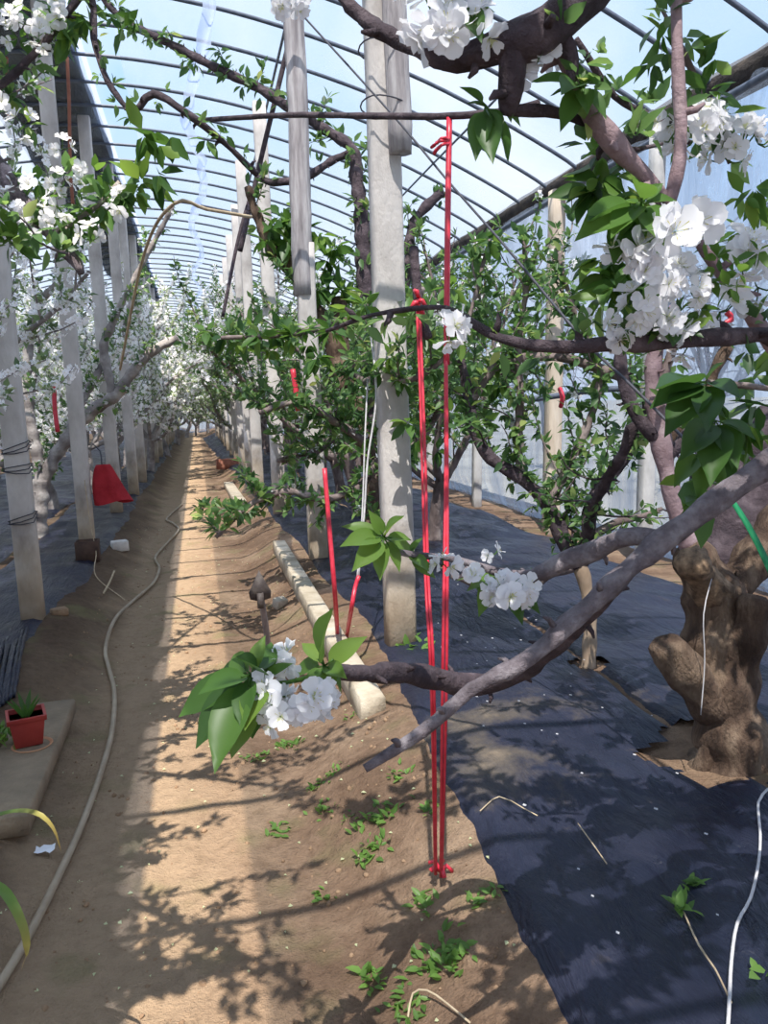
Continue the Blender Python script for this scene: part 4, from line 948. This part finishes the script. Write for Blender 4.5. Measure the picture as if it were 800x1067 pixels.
TU.branch([wu(-40, 110, 5), wu(0, 90, 4), wu(50, 40, 4), wu(80, 0, 4), wu(100, -30, 3)], BARK_D, world=True, leaves=.06, lsize=.07, k=6, blossom=.3)
TU.branch([UT, wu(40, -60, 6), wu(92, -10, 4), wu(98, 40, 3.5), wu(108, 75, 3.2), wu(122, 100, 3), wu(140, 116, 3), (*P(160, 98, dU), .012), (*P(200, 122, dU), .012), (*P(235, 150, dU+.1), .010), (*P(268, 182, dU+.2), .010)], BARK_D, world=True, leaves=.05, lsize=.04, k=4, step=.03)
for pts in [[UT, (-1.0, 2.0, 2.9, .025), (-.5, 1.6, 3.2, .015), (-.1, 1.3, 3.3, .008)], [UT, (-1.1, 1.4, 2.8, .025), (-.6, .8, 3.1, .015), (-.2, .3, 3.2, .008)],
            [UT, (-1.2, .9, 2.6, .025), (-.7, 0, 2.9, .015), (-.3, -.6, 3.0, .008)], [(-1.0, 2.0, 2.9, .02), (-.6, 2.3, 3.6, .015), (-.2, 2.5, 4.0, .008)], [(-1.0, 2.0, 2.9, .02), (-.75, 3.0, 3.9, .015), (-.4, 4.0, 4.2, .008)]]:
    TU.branch(pts, BARK_D, world=True, leaves=.09, lsize=.07, k=4, twigs=.13, twl=.45, start=.3, sides=7, step=.06, tpl=LT_FAR, stub=False)  # unseen leafy twigs above the path, added to mottle the sunlit strip
for (px, py, n, sz) in [(150, 140, 10, .10), (165, 150, 8, .10), (178, 140, 6, .09), (148, 190, 10, .10), (165, 180, 8, .10), (140, 200, 8, .09), (80, 220, 10, .09), (95, 225, 8, .08), (112, 215, 8, .08), (10, 255, 10, .09), (20, 245, 8, .09), (50, 210, 8, .08), (30, 130, 5, .06), (70, 35, 9, .09), (90, 20, 8, .08), (20, 40, 8, .07), (50, 15, 8, .08), (128, 30, 7, .07), (140, 20, 7, .06), (215, 145, 7, .06), (235, 140, 6, .05), (5, 5, 8, .08), (68, 15, 10, .09), (40, 190, 8, .08), (100, 180, 8, .08), (120, 205, 8, .08)]:
    TU.whorl(px, py, dU, n, sz, spread=1., tpl=LT_MID, down=.3)
for (px, py) in [(10, 30), (28, 25), (18, 40), (40, 38), (32, 12), (60, 8), (25, 130), (5, 110), (65, 155), (90, 175), (5, 210), (25, 225), (45, 230), (60, 190), (72, 215), (130, 210), (35, 200), (95, 250)]:
    TU.bloom(px, py, dU-.05, 3, .045, .03)

# ------------------------------------------------------------------ cords, strings, wires
def line_obj(name, pts, r, m, label, cat, sides=7, step=.05, parent=None, group=None, knob=0):
    mb = MB(); tube(mb, smooth_line(pts, step), r, sides, knob)
    o = mb.build(name, m, parent); 
    if label: tag(o, label, cat, group)
    return o
anch = G(459, 917, .0)
e = empty('red_rope', tuple(anch), 'red plastic cord hanging from the horizontal cane, bow near its top, staked in the soil', 'rope', 'red ropes tied to the branches')
base = anch+np.array([0, 0, .01])
line_obj('strand', [base, P(461, 712, 1.80), P(464, 500, 1.84), P(464, 370, 1.9)], .0036, CORD_R, '', '', parent=e)
line_obj('strand', [base+np.array([.004, 0, 0]), P(465, 712, 1.80), P(466, 500, 1.84), P(465, 370, 1.9)], .0036, CORD_R, '', '', parent=e)
line_obj('strand', [P(465, 380, 1.9), P(466, 250, 1.92), P(468, 122, 1.95)], .0075, CORD_R, '', '', parent=e)
mb = MB()
for (a, b) in [((468, 148), (449, 154)), ((468, 150), (452, 160)), ((468, 146), (455, 149))]:
    tube(mb, smooth_line([P(*a, 1.94), P((a[0]+b[0])/2, (a[1]+b[1])/2-4, 1.92), P(*b, 1.94)], .01), [.004]*len(smooth_line([P(*a, 1.94), P((a[0]+b[0])/2, (a[1]+b[1])/2-4, 1.92), P(*b, 1.94)], .01)), 6, .3)
mb.build('bow', CORD_R, e)
mb = MB()
for a in (0, 1.1, 2.4, 3.6, 4.8):
    q = base+np.array([.035*cos(a), .03*sin(a), .025*abs(sin(a*2))+.01]); tube(mb, [base+np.array([0, 0, .015]), (base+q)/2+np.array([0, 0, .025]), q], .006, 6, .2)
mb.build('knot', CORD_R, e)
e2 = empty('red_rope', tuple(anch+np.array([-.015, 0, 0])), 'red cord left of the long one, running from a twig to the same stake', 'rope', 'red ropes tied to the branches')
b2 = base+np.array([-.012, .0, .01])
line_obj('strand', [b2, P(452, 712, 1.8), P(446, 600, 1.82), P(443, 480, 1.86), P(437, 312, 1.92)], .0036, CORD_R, '', '', parent=e2)
line_obj('strand', [b2+np.array([-.004, 0, 0]), P(449, 712, 1.8), P(443, 600, 1.82), P(438, 420, 1.9), P(434, 318, 1.92)], .0032, CORD_R, '', '', parent=e2)
mb = MB(); 
for (a, b) in [((436, 315), (428, 322)), ((436, 313), (444, 320)), ((436, 310), (432, 303)), ((437, 318), (441, 330))]: tube(mb, [P(*a, 1.92), P((a[0]+b[0])/2, (a[1]+b[1])/2-3, 1.9), P(*b, 1.92)], .006, 6, .2)
mb.build('knot', CORD_R, e2)
line_obj('pruned_stick', [P(431, 258, 1.96), P(433, 285, 1.95), P(436, 315, 1.94), P(440, 335, 1.93), P(446, 352, 1.92)], .012, BARK_D, 'short dark upright twig where the second red cord is knotted', 'twig')
# left pair
def wire(name, pts, r, m, label, cat='rope', group=None): return line_obj(name, pts, r, m, label, cat, group=group)
d3 = 4.0
g3 = G(352, 668, .0)
wire('red_rope', [P(338, 488, 3.9), P(344, 560, 3.9), P(349, 620, 3.95), g3], .012, CORD_R, 'red cord rising from the kerb beam left of the middle post', group='red ropes tied to the branches')
wire('red_rope', [P(374, 600, 3.9), P(370, 612, 3.9), P(366, 635, 3.9), G(361, 664, 0)], .011, CORD_R, 'short red cord leaning just left of the foot of the middle post', group='red ropes tied to the branches')
wire('pale_string', [P(385, 340, 4.0), P(392, 410, 3.95), P(383, 480, 3.95), P(379, 540, 3.95), P(372, 602, 3.9)], .005, CORD_W, 'pale string hanging down the left side of the middle post', 'string')
wire('pale_string', [P(383, 395, 4.0), P(380, 460, 3.95), P(378, 520, 3.95), P(374, 600, 3.9)], .004, CORD_W, 'thinner pale string tied above the short red cord', 'string')
wire('red_rope', [P(305, 385, 6.3), P(308, 405, 6.3), P(311, 428, 6.3)], .022, CORD_R, 'short red cord tied among leaves left of the round-topped post', group='red ropes tied to the branches')
wire('red_rope', [P(757, 325, 1.3), P(762, 333, 1.3), P(745, 342, 1.3), P(738, 348, 1.3)], .005, CORD_R, 'small red tie on the branch under the white blossoms at right', group='red ropes tied to the branches')
wire('red_rope', [P(56, 400, 7), P(57, 425, 7), P(60, 450, 7)], .02, CORD_R, 'faded red cord hanging in the tree behind the first left post', group='red ropes tied to the branches')
wire('red_rope', [P(16, 452, 5.1), P(17, 470, 5.1), P(18, 492, 5.1)], .009, CORD_R, 'faint red thread hanging on the front of the first left post', group='red ropes tied to the branches')
wire('rusty_wire', [P(70, 60, 6.5), P(72, 110, 6.5), P(73, 170, 6.5), P(76, 215, 6.5)], .014, simple('rust', [(.3, (.16, .05, .03)), (.7, (.28, .1, .06))]), 'rusty red wire hanging in front of the dark roof blanket', 'wire')
wire('rusty_wire', [P(7, 60, 6.5), P(8, 110, 6.5), P(10, 140, 6.5)], .012, bpy.data.materials['rust'], 'rusty wire at the far left top edge', 'wire')
# guy wire with green strap
wire('guy_wire', [P(308, 8, 3.6), P(410, 121, 3.2), P(467, 189, 3.0), P(530, 261, 2.75), P(608, 354, 2.5), P(660, 404, 2.35), P(726, 472, 2.2), P(762, 520, 2.1)], .0045, CORD_D, 'thin dark guy wire slanting down from the roof to the green strap', 'wire')
mb = MB(); L = smooth_line([P(760, 518, 2.1), P(778, 545, 2.08), P(800, 588, 2.05), P(830, 660, 2.0), P(850, 720, 2.0)], .04); V = []
for p in L: V += [p-CR*.011+CU*.004, p+CR*.011-CU*.004, p+CR*.011-CU*.004+CF*.003, p-CR*.011+CU*.004+CF*.003]
i = np.arange(len(L)-1)[:, None]*4; j = np.arange(4)[None]; j2 = (j+1) % 4
mb.add(V, [np.stack([i+j, i+j2, i+4+j2, i+4+j], -1).reshape(-1, 4)]); tag(mb.build('green_strap', CORD_G), 'flat green strap pulled tight at the right edge beside the gnarled trunk', 'strap')
# cane the red cord hangs from
line_obj('bamboo_cane', [P(212, 125, 2.9), P(300, 120, 2.5), P(400, 121, 2.1), P(468, 121, 1.95), P(525, 116, 1.85), P(560, 108, 1.75)], .0085, BARK_D, 'thin horizontal cane crossing in front of the middle post, red cord tied to it', 'cane', sides=8, knob=.08)
line_obj('crossbar_pipe', [P(540, 418, 7.4), P(590, 411, 7.2), P(625, 406, 7.0), P(700, 404, 6.6), P(800, 398, 6.2)], .028, STEEL, 'grey horizontal pipe tied across the warm wooden post with red cord', 'pipe')
line_obj('red_rope', [P(583, 405, 7.0), P(586, 414, 6.95), P(584, 424, 7.0)], .022, CORD_R, 'small red tie holding the grey pipe to the warm wooden post', 'cord', group='red ropes tied to the branches')
line_obj('leaning_pole', [P(250, 262, 7.0), P(272, 165, 6.9), P(290, 90, 6.8), P(311, 2, 6.7)], .022, BARK_D, 'thin dark pole leaning beside the round wooden post up to the roof', 'pole')
line_obj('leaning_pole', [P(232, 330, 9), P(248, 250, 9), P(262, 200, 9)], .02, BARK_D, 'thin leaning pole among the leaves farther back over the path', 'pole')
line_obj('dry_cane', [P(125, 385, 5.2), P(150, 265, 4.2), P(182, 212, 3.6), P(215, 218, 3.7), P(262, 226, 3.9)], .008, TWIG, 'thin bare cane bent across the view above the path', 'cane')

# twine on the trunk and cord at the right bottom
wire('pale_string', [P(742, 600, dA-.16), P(733, 640, dA-.22), P(734, 690, dA-.19), P(730, 745, dA-.17)], .0018, CORD_W, 'pale twine hanging down the front of the gnarled trunk', 'string')
ws = [(800, 822), (790, 836), (792, 870), (790, 900), (782, 935), (768, 962), (762, 1000), (760, 1040), (758, 1075)]
wire('white_rope', [G(*q, .035) for q in ws], .004, CORD_W, 'pale cord lying on the near mulch sheet along the right edge', 'cord')
# hose
hs = [(-25, 1062), (0, 1025), (30, 975), (60, 915), (85, 860), (105, 805), (117, 760), (119, 720), (113, 695), (110, 675), (120, 645), (140, 625), (160, 607), (166, 592), (162, 580), (175, 565), (186, 552), (180, 545), (174, 540), (190, 525)]
wire('garden_hose', [G(*q, .018) for q in hs], .0125, HOSE, 'long grey-brown hose winding along the left side of the path', 'hose')
line_obj('old_rope', [G(425, 1060, .01), G(430, 1035, .02), G(445, 1032, .03), G(465, 1045, .02), G(490, 1066, .01)], .0026, TWIG, 'loose end of pale rope lying on the soil at the bottom edge', 'rope')
line_obj('dry_vine', [G(130, 625, .02), G(100, 600, .03), G(100, 575, .1), P(94, 545, 7.0), P(88, 500, 7.0)], .0035, TWIG, 'pale string running from the second left post to the path', 'string')
line_obj('dry_stick', [G(108, 618, .02), G(115, 605, .03), G(119, 595, .04)], .008, TWIG, 'short pale stick on the soil below the dark box', 'stick')

# ------------------------------------------------------------------ objects on the ground
# kerb beams
def beam(name, a, b, w, hh, m, label, cat, sink=.3, twist=0):
    a = np.array(a); b = np.array(b); L = np.linalg.norm(b-a); d = (b-a)/L
    s = nrm(np.cross(np.array([0, 0, 1.]), d)); u = np.cross(d, s)
    R = np.column_stack([s, d, u]); mb = MB()
    n = int(L/.15)+2; V = []
    for k in range(n):
        t = k/(n-1); c = a+(b-a)*t+u*(hh*(.5-sink))
        ww, hz = w/2*(1+.05*noise.noise(Vector((t*9, L, 0)))), hh/2*(1+.06*noise.noise(Vector((t*7, L, 4)))); bv = .008
        for (x, z) in [(-ww+bv, -hz), (ww-bv, -hz), (ww, -hz+bv), (ww, hz-bv), (ww-bv, hz), (-ww+bv, hz), (-ww, hz-bv), (-ww, -hz+bv)]: V.append(c+s*x+u*z)
    i = np.arange(n-1)[:, None]*8; j = np.arange(8)[None]; j2 = (j+1) % 8
    mb.add(V, [np.stack([i+j, i+j2, i+8+j2, i+8+j], -1).reshape(-1, 4), (np.arange(8)+8*(n-1))[None], np.arange(8)[::-1][None]])
    return tag(mb.build(name, m, smooth=False), label, cat)
beam('kerb_beam', G(389, 745), G(291, 572), .11, .12, KERB, 'long pale kerb beam lying along the soil bank toward the hoe', 'beam', .35)
beam('kerb_beam', G(251, 527), G(238, 506), .16, .10, KERB, 'short pale kerb piece farther along the right bank', 'beam', .3)
beam('ledge_slab', G(-14, 870), G(48, 742), .26, .07, SLAB, 'low worn concrete ledge carrying the red flowerpot', 'slab', .3)
# brick objects
def blk(name, px, py, s, m, label, cat, rz=0, tilt=0):
    g = G(px, py); mb = MB(); box(mb, (0, 0, s[2]/2-.01), s, rotz(rz)@rotx(tilt), .006); 
    o = mb.build(name, m, smooth=False); o.location = Vector(tuple(g))+Vector(o.location); return tag(o, label, cat)
blk('pale_block', 125, 573, (.15, .12, .10), BRICKW, 'pale broken block on the soil right of the dark box', 'block', .3)
blk('red_brick', 238, 488, (.5, .25, .22), BRICKR, 'red brick block beside the path far ahead on the right', 'brick', .1)
blk('grey_stone', 292, 632, (.09, .07, .07), PEBBLE, 'small grey stone just right of the hoe head', 'stone', .5, .3)
blk('clod_stone', 62, 640, (.1, .08, .05), SOILDARK, 'clod of earth near the foot of the first left post', 'clod', .4)
# dark box
g = G(94, 582); e = empty('planter_box', tuple(g), 'dark brown square box on the mulch sheet at the foot of the second left post', 'box')
mb = MB(); c = g+np.array([0, -.10, .09])
for (dx, dy, sx, sy) in [(0, -.075, .19, .012), (0, .075, .19, .012), (-.09, 0, .012, .15), (.09, 0, .012, .15)]: box(mb, c+np.array([dx, dy, 0]), (sx, sy, .18), None, .003)
mb.build('box_wall', DARKBOX, e, smooth=False)
mb = MB(); box(mb, c+np.array([0, 0, .03]), (.17, .14, .02), None, .003); mb.build('soil_fill', SOILDARK, e, smooth=False)
# red cloth hanging between posts 2 and 3
clc = P(107, 484, 7.2); mb = MB(); nu, nv = 22, 20; V = []
for v in range(nv+1):
    t = v/nv
    for u in range(nu):
        a = 2*pi*u/nu; wid = .05+.11*t**.7+.01*sin(4*a); px = cos(a)*wid*(1+.15*sin(3*a+2)); py = sin(a)*(.03+.05*t)*(1+.25*sin(5*a))
        V.append(clc+np.array([px+.06*t*t, py, -.34*t-.02*sin(a*2)*t*t]))
i = np.arange(nv)[:, None]*nu; j = np.arange(nu)[None]; j2 = (j+1) % nu
mb.add(V, [np.stack([i+j, i+j2, i+nu+j2, i+nu+j], -1).reshape(-1, 4), np.arange(nu)[::-1][None]])
tag(mb.build('red_cloth', CLOTH_R), 'dark red cloth bag hanging between the second and third left posts', 'cloth')
line_obj('hanging_wire', [P(106, 484, 7.2), P(104, 470, 7.25), P(96, 462, 7.25)], .006, CORD_D, 'short wire holding the red cloth to the second left post', 'wire')
# hoe
g = G(281, 700); e = empty('garden_hoe', tuple(g), 'old hoe with grey wooden handle stuck upright in the soil bank by the path', 'tool')
hd = float((g-EYE)@CF); top_ = P(271, 618, hd-.25)
line_obj('handle', [g+np.array([0, 0, -.05]), (g+top_)/2+np.array([.008, 0, 0]), top_], .017, HANDLE, '', '', parent=e)
mb = MB(); c = top_; tpl = [(0, .12), (.028, .055), (.050, .005), (.046, -.03), (0, -.045), (-.046, -.03), (-.050, .005), (-.028, .055)]
V = [];
for s_, th in ((-1, .006), (1, .006)):
    for (x, z) in tpl: V.append(c+np.array([x*1.15, s_*th+.12*abs(x), z*1.0+.0]))
fs = [np.arange(8)[None], (np.arange(8)+8)[::-1][None]]; j = np.arange(8); j2 = (j+1) % 8; fs.append(np.stack([j, j+8, j2+8, j2], -1)); mb.add(V, fs); mb.build('blade', IRON, e, smooth=False)
mb = MB(); tube(mb, [c+np.array([0, .0, -.08]), c+np.array([0, .0, 0.0])], .018, 8, 0); mb.build('socket', IRON, e)

# flowerpot
g = G(30, 776, .05); z0 = g[2]; e = empty('flowerpot', tuple(g), 'small square red plastic pot with a spiky plant on the concrete ledge', 'flowerpot')
def frust(mb, c, z0, z1, w0, w1, inner=None):
    V = []
    for z, w in ((z0, w0), (z1, w1)): V += [(-w, -w, z), (w, -w, z), (w, w, z), (-w, w, z)]
    V = np.array(V)@rotz(.25).T+np.array(c); j = np.arange(4); j2 = (j+1) % 4; mb.add(V, [np.stack([j, j2, j2+4, j+4], -1), np.array([[3, 2, 1, 0]])])
mb = MB(); c = (g[0], g[1], z0); frust(mb, c, .012, .13, .05, .066); frust(mb, c, .115, .135, .072, .073)
V = np.array([(-.073, -.073, .135), (.073, -.073, .135), (.073, .073, .135), (-.073, .073, .135), (-.062, -.062, .135), (.062, -.062, .135), (.062, .062, .135), (-.062, .062, .135)])@rotz(.25).T+np.array(c); j = np.arange(4); j2 = (j+1) % 4; mb.add(V, [np.stack([j, j2, j2+4, j+4], -1)])
pot = mb.build('pot_body', POT_R, e, smooth=False)
mb = MB(); V = np.array([(-.064, -.064, .115), (.064, -.064, .115), (.064, .064, .115), (-.064, .064, .115)])@rotz(.25).T+np.array(c); mb.add(V, [np.array([[0, 1, 2, 3]])]); mb.build('potting_soil', SOILDARK, e)
mb = MB(); rng = np.random.default_rng(3)
for k in range(9):
    a = k*.7; d = np.array([cos(a)*.5, sin(a)*.5, 1.0]); scatter(mb, leaf_tpl(5, .09, .1, .1), np.array([np.array(c)+np.array([.012*cos(a), .012*sin(a), .115])]), nrm(d)[None], np.array([[-cos(a), -sin(a), .4]]), np.array([.09+.03*rng.random()]), np.array([.2]))
mb.build('spiky_plant', LEAF_N, e)
mb = MB(); 
pr = [(.0, .004), (.06, .004), (.078, .016), (.074, .018), (.058, .008), (0, .008)]
V = [(g[0]+.02+r_*cos(a), g[1]-.03+r_*sin(a), z0-.004+z_) for r_, z_ in pr for a in np.linspace(0, 2*pi, 24, endpoint=False)]
i = np.arange(5)[:, None]*24; j = np.arange(24)[None]; j2 = (j+1) % 24; mb.add(V, [np.stack([i+j, i+j2, i+24+j2, i+24+j], -1).reshape(-1, 4)])
tag(mb.build('pot_saucer', CLAY), 'round clay saucer under the red flowerpot', 'saucer')

# plants
def weed(px, py, n, size, label, dz=0.0, tpl=None, m=GRASS, up=.7, seed=0, name='weed_tuft', group='small weeds on the soil bank', spread=.03):
    rng = np.random.default_rng(int(px*3+py)+seed); g = G(px, py, dz); mb = MB()
    pos = g+np.column_stack([rng.normal(size=n)*spread, rng.normal(size=n)*spread, np.zeros(n)])
    for q in range(n): pos[q, 2] = h(pos[q, 0], pos[q, 1])+.002+dz
    d = nrm(np.column_stack([rng.normal(size=n), rng.normal(size=n), np.full(n, up)]))
    scatter(mb, tpl or LT_MID, pos, d, nrm(np.array([0, 0, 1.])+rng.normal(size=(n, 3))*.3), size*(.6+.6*rng.random(n)), rng.random(n))
    return tag(mb.build(name, m), label, 'weed', group)
weeds = [(300, 778, 40, .03, .03, 'low green weed below the white blossom spray'), (268, 790, 25, .025, .03, 'flat weed by the path edge below the drooping leaves'),
         (330, 820, 20, .03, .02, 'small weed left of the branch tip'), (338, 845, 22, .03, .025, 'pair-leaved weed midway up the soil bank'), (348, 805, 18, .025, .02, 'tiny weed under the sawn branch tip'),
         (395, 855, 40, .04, .035, 'largest weed in the middle of the soil bank'), (385, 887, 35, .04, .03, 'weed just below the largest one'), (415, 808, 20, .03, .02, 'weed under the tip of the grey branch'),
         (448, 843, 18, .03, .02, 'weed left of the red cord on the bank'), (290, 868, 18, .03, .02, 'dusty weed at the left foot of the bank'), (362, 852, 12, .02, .015, 'tiny weed between the larger weeds'),
         (440, 940, 22, .035, .022, 'weed left below the cord stake'), (505, 938, 18, .03, .025, 'weed between the cord stake and the mulch sheet'), (335, 934, 14, .03, .018, 'lone weed on the bare bank'),
         (462, 1000, 90, .035, .032, 'mossy green weed patch near the bottom'), (387, 1022, 20, .04, .02, 'leafy weed near the bottom edge'), (425, 1052, 30, .03, .035, 'mossy weed patch touching the bottom edge'),
         (370, 745, 14, .03, .02, 'weed near the end of the kerb beam'), (428, 672, 40, .07, .05, 'bright weed at the foot of the middle post')]
for (px, py, n, sz, sp, lab) in weeds: weed(px, py, n, sz, lab, spread=sp, tpl=LT_MID)
weed(707, 947, 12, .05, 'small pale seedling poking through the near mulch sheet', .03, spread=.012, name='seedling', group='seedlings on the mulch sheet', seed=2)
weed(722, 922, 9, .045, 'darker seedling just behind the pale one on the mulch sheet', .03, spread=.012, name='seedling', group='seedlings on the mulch sheet')
weed(797, 1018, 5, .05, 'sprout at the right bottom edge beside the pale cord', .03, spread=.01, name='seedling', group='seedlings on the mulch sheet', seed=4)
weed(8, 770, 60, .045, 'bushy little plant left of the red flowerpot', .03, spread=.04, name='potted_herb', up=1.6)
line_obj('dry_twig', [G(712, 950, .035), G(728, 985, .035), G(745, 1010, .035), G(762, 1045, .035)], .0022, TWIG, 'thin dry twig lying below the seedlings on the mulch sheet', 'twig', knob=.2)
line_obj('dry_twig', [G(602, 858, .035), G(618, 880, .035), G(632, 900, .035)], .0018, TWIG, 'short straw lying on the middle of the near mulch sheet', 'twig')
line_obj('dry_twig', [G(500, 845, .035), G(520, 830, .035), G(545, 842, .035), G(560, 850, .035)], .0018, TWIG, 'broken straw at the dusty edge of the near mulch sheet', 'twig')
# long strap leaves, left bottom
def strap(pts, w, label):
    L = smooth_line(pts, .02); n = len(L); V = []; T = []
    t_ = np.linspace(0, 1, n); ww = w*np.sin(pi*np.clip(t_*.93+.07, 0, 1))**.6
    D = nrm(np.gradient(L, axis=0)); S = nrm(np.cross(D, np.array([0.2, -.3, 1.])))
    for k in range(n): V += [L[k]-S[k]*ww[k], L[k]-np.array([0, 0, ww[k]*.5]), L[k]+S[k]*ww[k]]; T += [t_[k]]*3
    i = np.arange(n-1)[:, None]*3+np.arange(2)[None]; mb = MB(); mb.add(V, [np.stack([i, i+1, i+4, i+3], -1).reshape(-1, 4)], T); return tag(mb.build('strap_leaf', GRASSY), label, 'leaf')
strap([P(-70, 960, 1.7), P(-40, 870, 1.6), P(0, 848, 1.55), P(35, 846, 1.5), P(55, 862, 1.5), P(64, 888, 1.52)], .009, 'long arching green leaf with a yellowed tip over the dark soil')
strap([P(-60, 1000, 1.5), P(-30, 925, 1.45), P(0, 925, 1.4), P(20, 955, 1.38), P(28, 985, 1.38), P(22, 1012, 1.4)], .010, 'yellow-green arching leaf at the lower left edge')
# litter, pebbles, petals
mb = MB(); g = G(47, 888, .01); V = [g+np.array([x*.03, y*.022, .006+.01*abs(sin(x*3+y*5))]) for x in np.linspace(-1, 1, 6) for y in np.linspace(-1, 1, 5)]
i = np.arange(5)[:, None]*5+np.arange(4)[None]; mb.add(V, [np.stack([i, i+1, i+6, i+5], -1).reshape(-1, 4)]); tag(mb.build('plastic_scrap', LITTER), 'small white plastic scrap on the shaded soil left of the hose', 'scrap')
mb = MB(); rng = np.random.default_rng(9); V_ = []
for k in range(330):
    y = 1.4+rng.random()**1.6*9; x = rng.uniform(-.7, .8)+.0
    s = .004+.006*rng.random(); c = np.array([x, y, h(x, y)+.002]); a = rng.random()*6
    V = c+np.array([(s*cos(a+b)*r_, s*sin(a+b), z) for b, r_, z in ((0, 1, .0), (1.6, .6, .003), (3.1, 1, .001), (4.7, .5, .004))]); mb.add(V, [np.array([[0, 1, 2, 3]])], .13)
for k in range(60):
    y = 1.5+rng.random()*3.5; x = edge_r(y)+.1+rng.random()*.8; s = .003+.004*rng.random(); c = np.array([x, y, h(x, y)+.045])
    mb.add(c+np.array([(s*cos(b), s*sin(b)*1.4, 0) for b in (0, 1.6, 3.1, 4.7)]), [np.array([[0, 1, 2, 3]])], .3)
o = mb.build('fallen_petals', PETAL); tag(o, 'fallen white petals scattered over the path and soil bank', 'petals', kind='stuff')
mb = MB()
ico = np.array([(0, 0, 1), (.9, 0, .3), (.28, .85, .3), (-.72, .53, .3), (-.72, -.53, .3), (.28, -.85, .3), (.72, .53, -.4), (-.28, .85, -.4), (-.9, 0, -.4), (-.28, -.85, -.4), (.72, -.53, -.4), (0, 0, -1)])
itri = np.array([(0, 1, 2), (0, 2, 3), (0, 3, 4), (0, 4, 5), (0, 5, 1), (1, 6, 2), (2, 7, 3), (3, 8, 4), (4, 9, 5), (5, 10, 1), (6, 7, 2), (7, 8, 3), (8, 9, 4), (9, 10, 5), (10, 6, 1), (11, 7, 6), (11, 8, 7), (11, 9, 8), (11, 10, 9), (11, 6, 10)])
for k in range(1500):
    y = 1.3+rng.random()**1.5*9; x = rng.uniform(-.8, .75); s = (.003+.009*rng.random()**3)
    mb.add(ico*s*(.7+.6*rng.random((12, 1)))+np.array([x, y, h(x, y)]), [itri])
o = mb.build('soil_crumbs', SOILDARK); tag(o, 'crumbs of earth scattered over the path and bank', 'soil', kind='stuff')

# bare shrubs outside the side film
for k, (x, y) in enumerate([(6.6, 6.4), (7.2, 10.2), (6.8, 15)]):
    g = np.array([x, y, 0.]); e = empty('bare_tree', tuple(g), ['bare tree outside the side film behind the white blossoms', 'bare tree outside the side film beyond the warm post', 'bare tree outside the side film farther back'][k], 'tree', 'bare trees outside')
    rng = np.random.default_rng(70+k); mb = MB(); tk = smooth_line(twist_line(g, (0, 0, 1), 1.5, rng, .5, .3), .1); tube(mb, tk, np.linspace(.09, .06, len(tk)), 7, .1, rng)
    for i_ in range(7):
        d = nrm(rng.normal(size=3)+np.array([0, 0, 1.1])); l1 = twist_line(tk[-1-(i_ % 4)], d, 2.2, rng, .5, .6); tube(mb, l1, np.linspace(.045, .012, len(l1)), 5, .1, rng)
        for p in l1[2:]:
            for _ in range(3): l2 = twist_line(p, nrm(rng.normal(size=3)+np.array([0, 0, .4])), .9, rng, .3, .6, 4); tube(mb, l2, np.linspace(.01, .004, len(l2)), 4, .1, rng, cap=False)
    mb.build('trunk', BARK_D, e)

# ------------------------------------------------------------------ light
sd = nrm(np.array([.12, .48, -1.0]))
sun = bpy.data.lights.new('sun', 'SUN'); sun.energy = 11.0; sun.angle = radians(.3); sun.color = (1, .93, .82)
so = bpy.data.objects.new('sun', sun); col.objects.link(so); so.rotation_euler = Vector(sd).to_track_quat('-Z', 'Y').to_euler()
w = bpy.data.worlds.new('sky'); bpy.context.scene.world = w; w.use_nodes = True; nt = w.node_tree; nt.nodes.clear(); L = nt.links.new
out = N(nt, 'ShaderNodeOutputWorld'); bg = N(nt, 'ShaderNodeBackground'); bg.inputs[1].default_value = 1.15
tc = N(nt, 'ShaderNodeTexCoord'); sp = N(nt, 'ShaderNodeSeparateXYZ'); L(tc.outputs['Generated'], sp.inputs[0])
r = ramp(nt, [(0, (.62, .68, .75)), (.06, (.78, .86, .98)), (.35, (.45, .70, 1.0)), (.8, (.28, .56, 1.0))]); L(sp.outputs['Z'], r.inputs[0])
nz = N(nt, 'ShaderNodeTexNoise', i_Scale=2.6, i_Detail=5.0, i_Roughness=.5); L(tc.outputs['Generated'], nz.inputs['Vector'])
rc = ramp(nt, [(.42, (0, 0, 0)), (.62, (1, 1, 1))]); L(nz.outputs['Fac'], rc.inputs[0])
mx = N(nt, 'ShaderNodeMix', data_type='RGBA'); L(rc.outputs[0], mx.inputs[0]); L(r.outputs[0], mx.inputs[6]); mx.inputs[7].default_value = (1.05, 1.08, 1.16, 1)
L(mx.outputs[2], bg.inputs[0]); L(bg.outputs[0], out.inputs[0])
sc = bpy.context.scene
sc.view_settings.view_transform = 'Standard'; sc.view_settings.look = 'None'; sc.view_settings.exposure = 0.0; sc.view_settings.gamma = 1.08
sc.cycles.transparent_max_bounces = 24; sc.cycles.max_bounces = 7
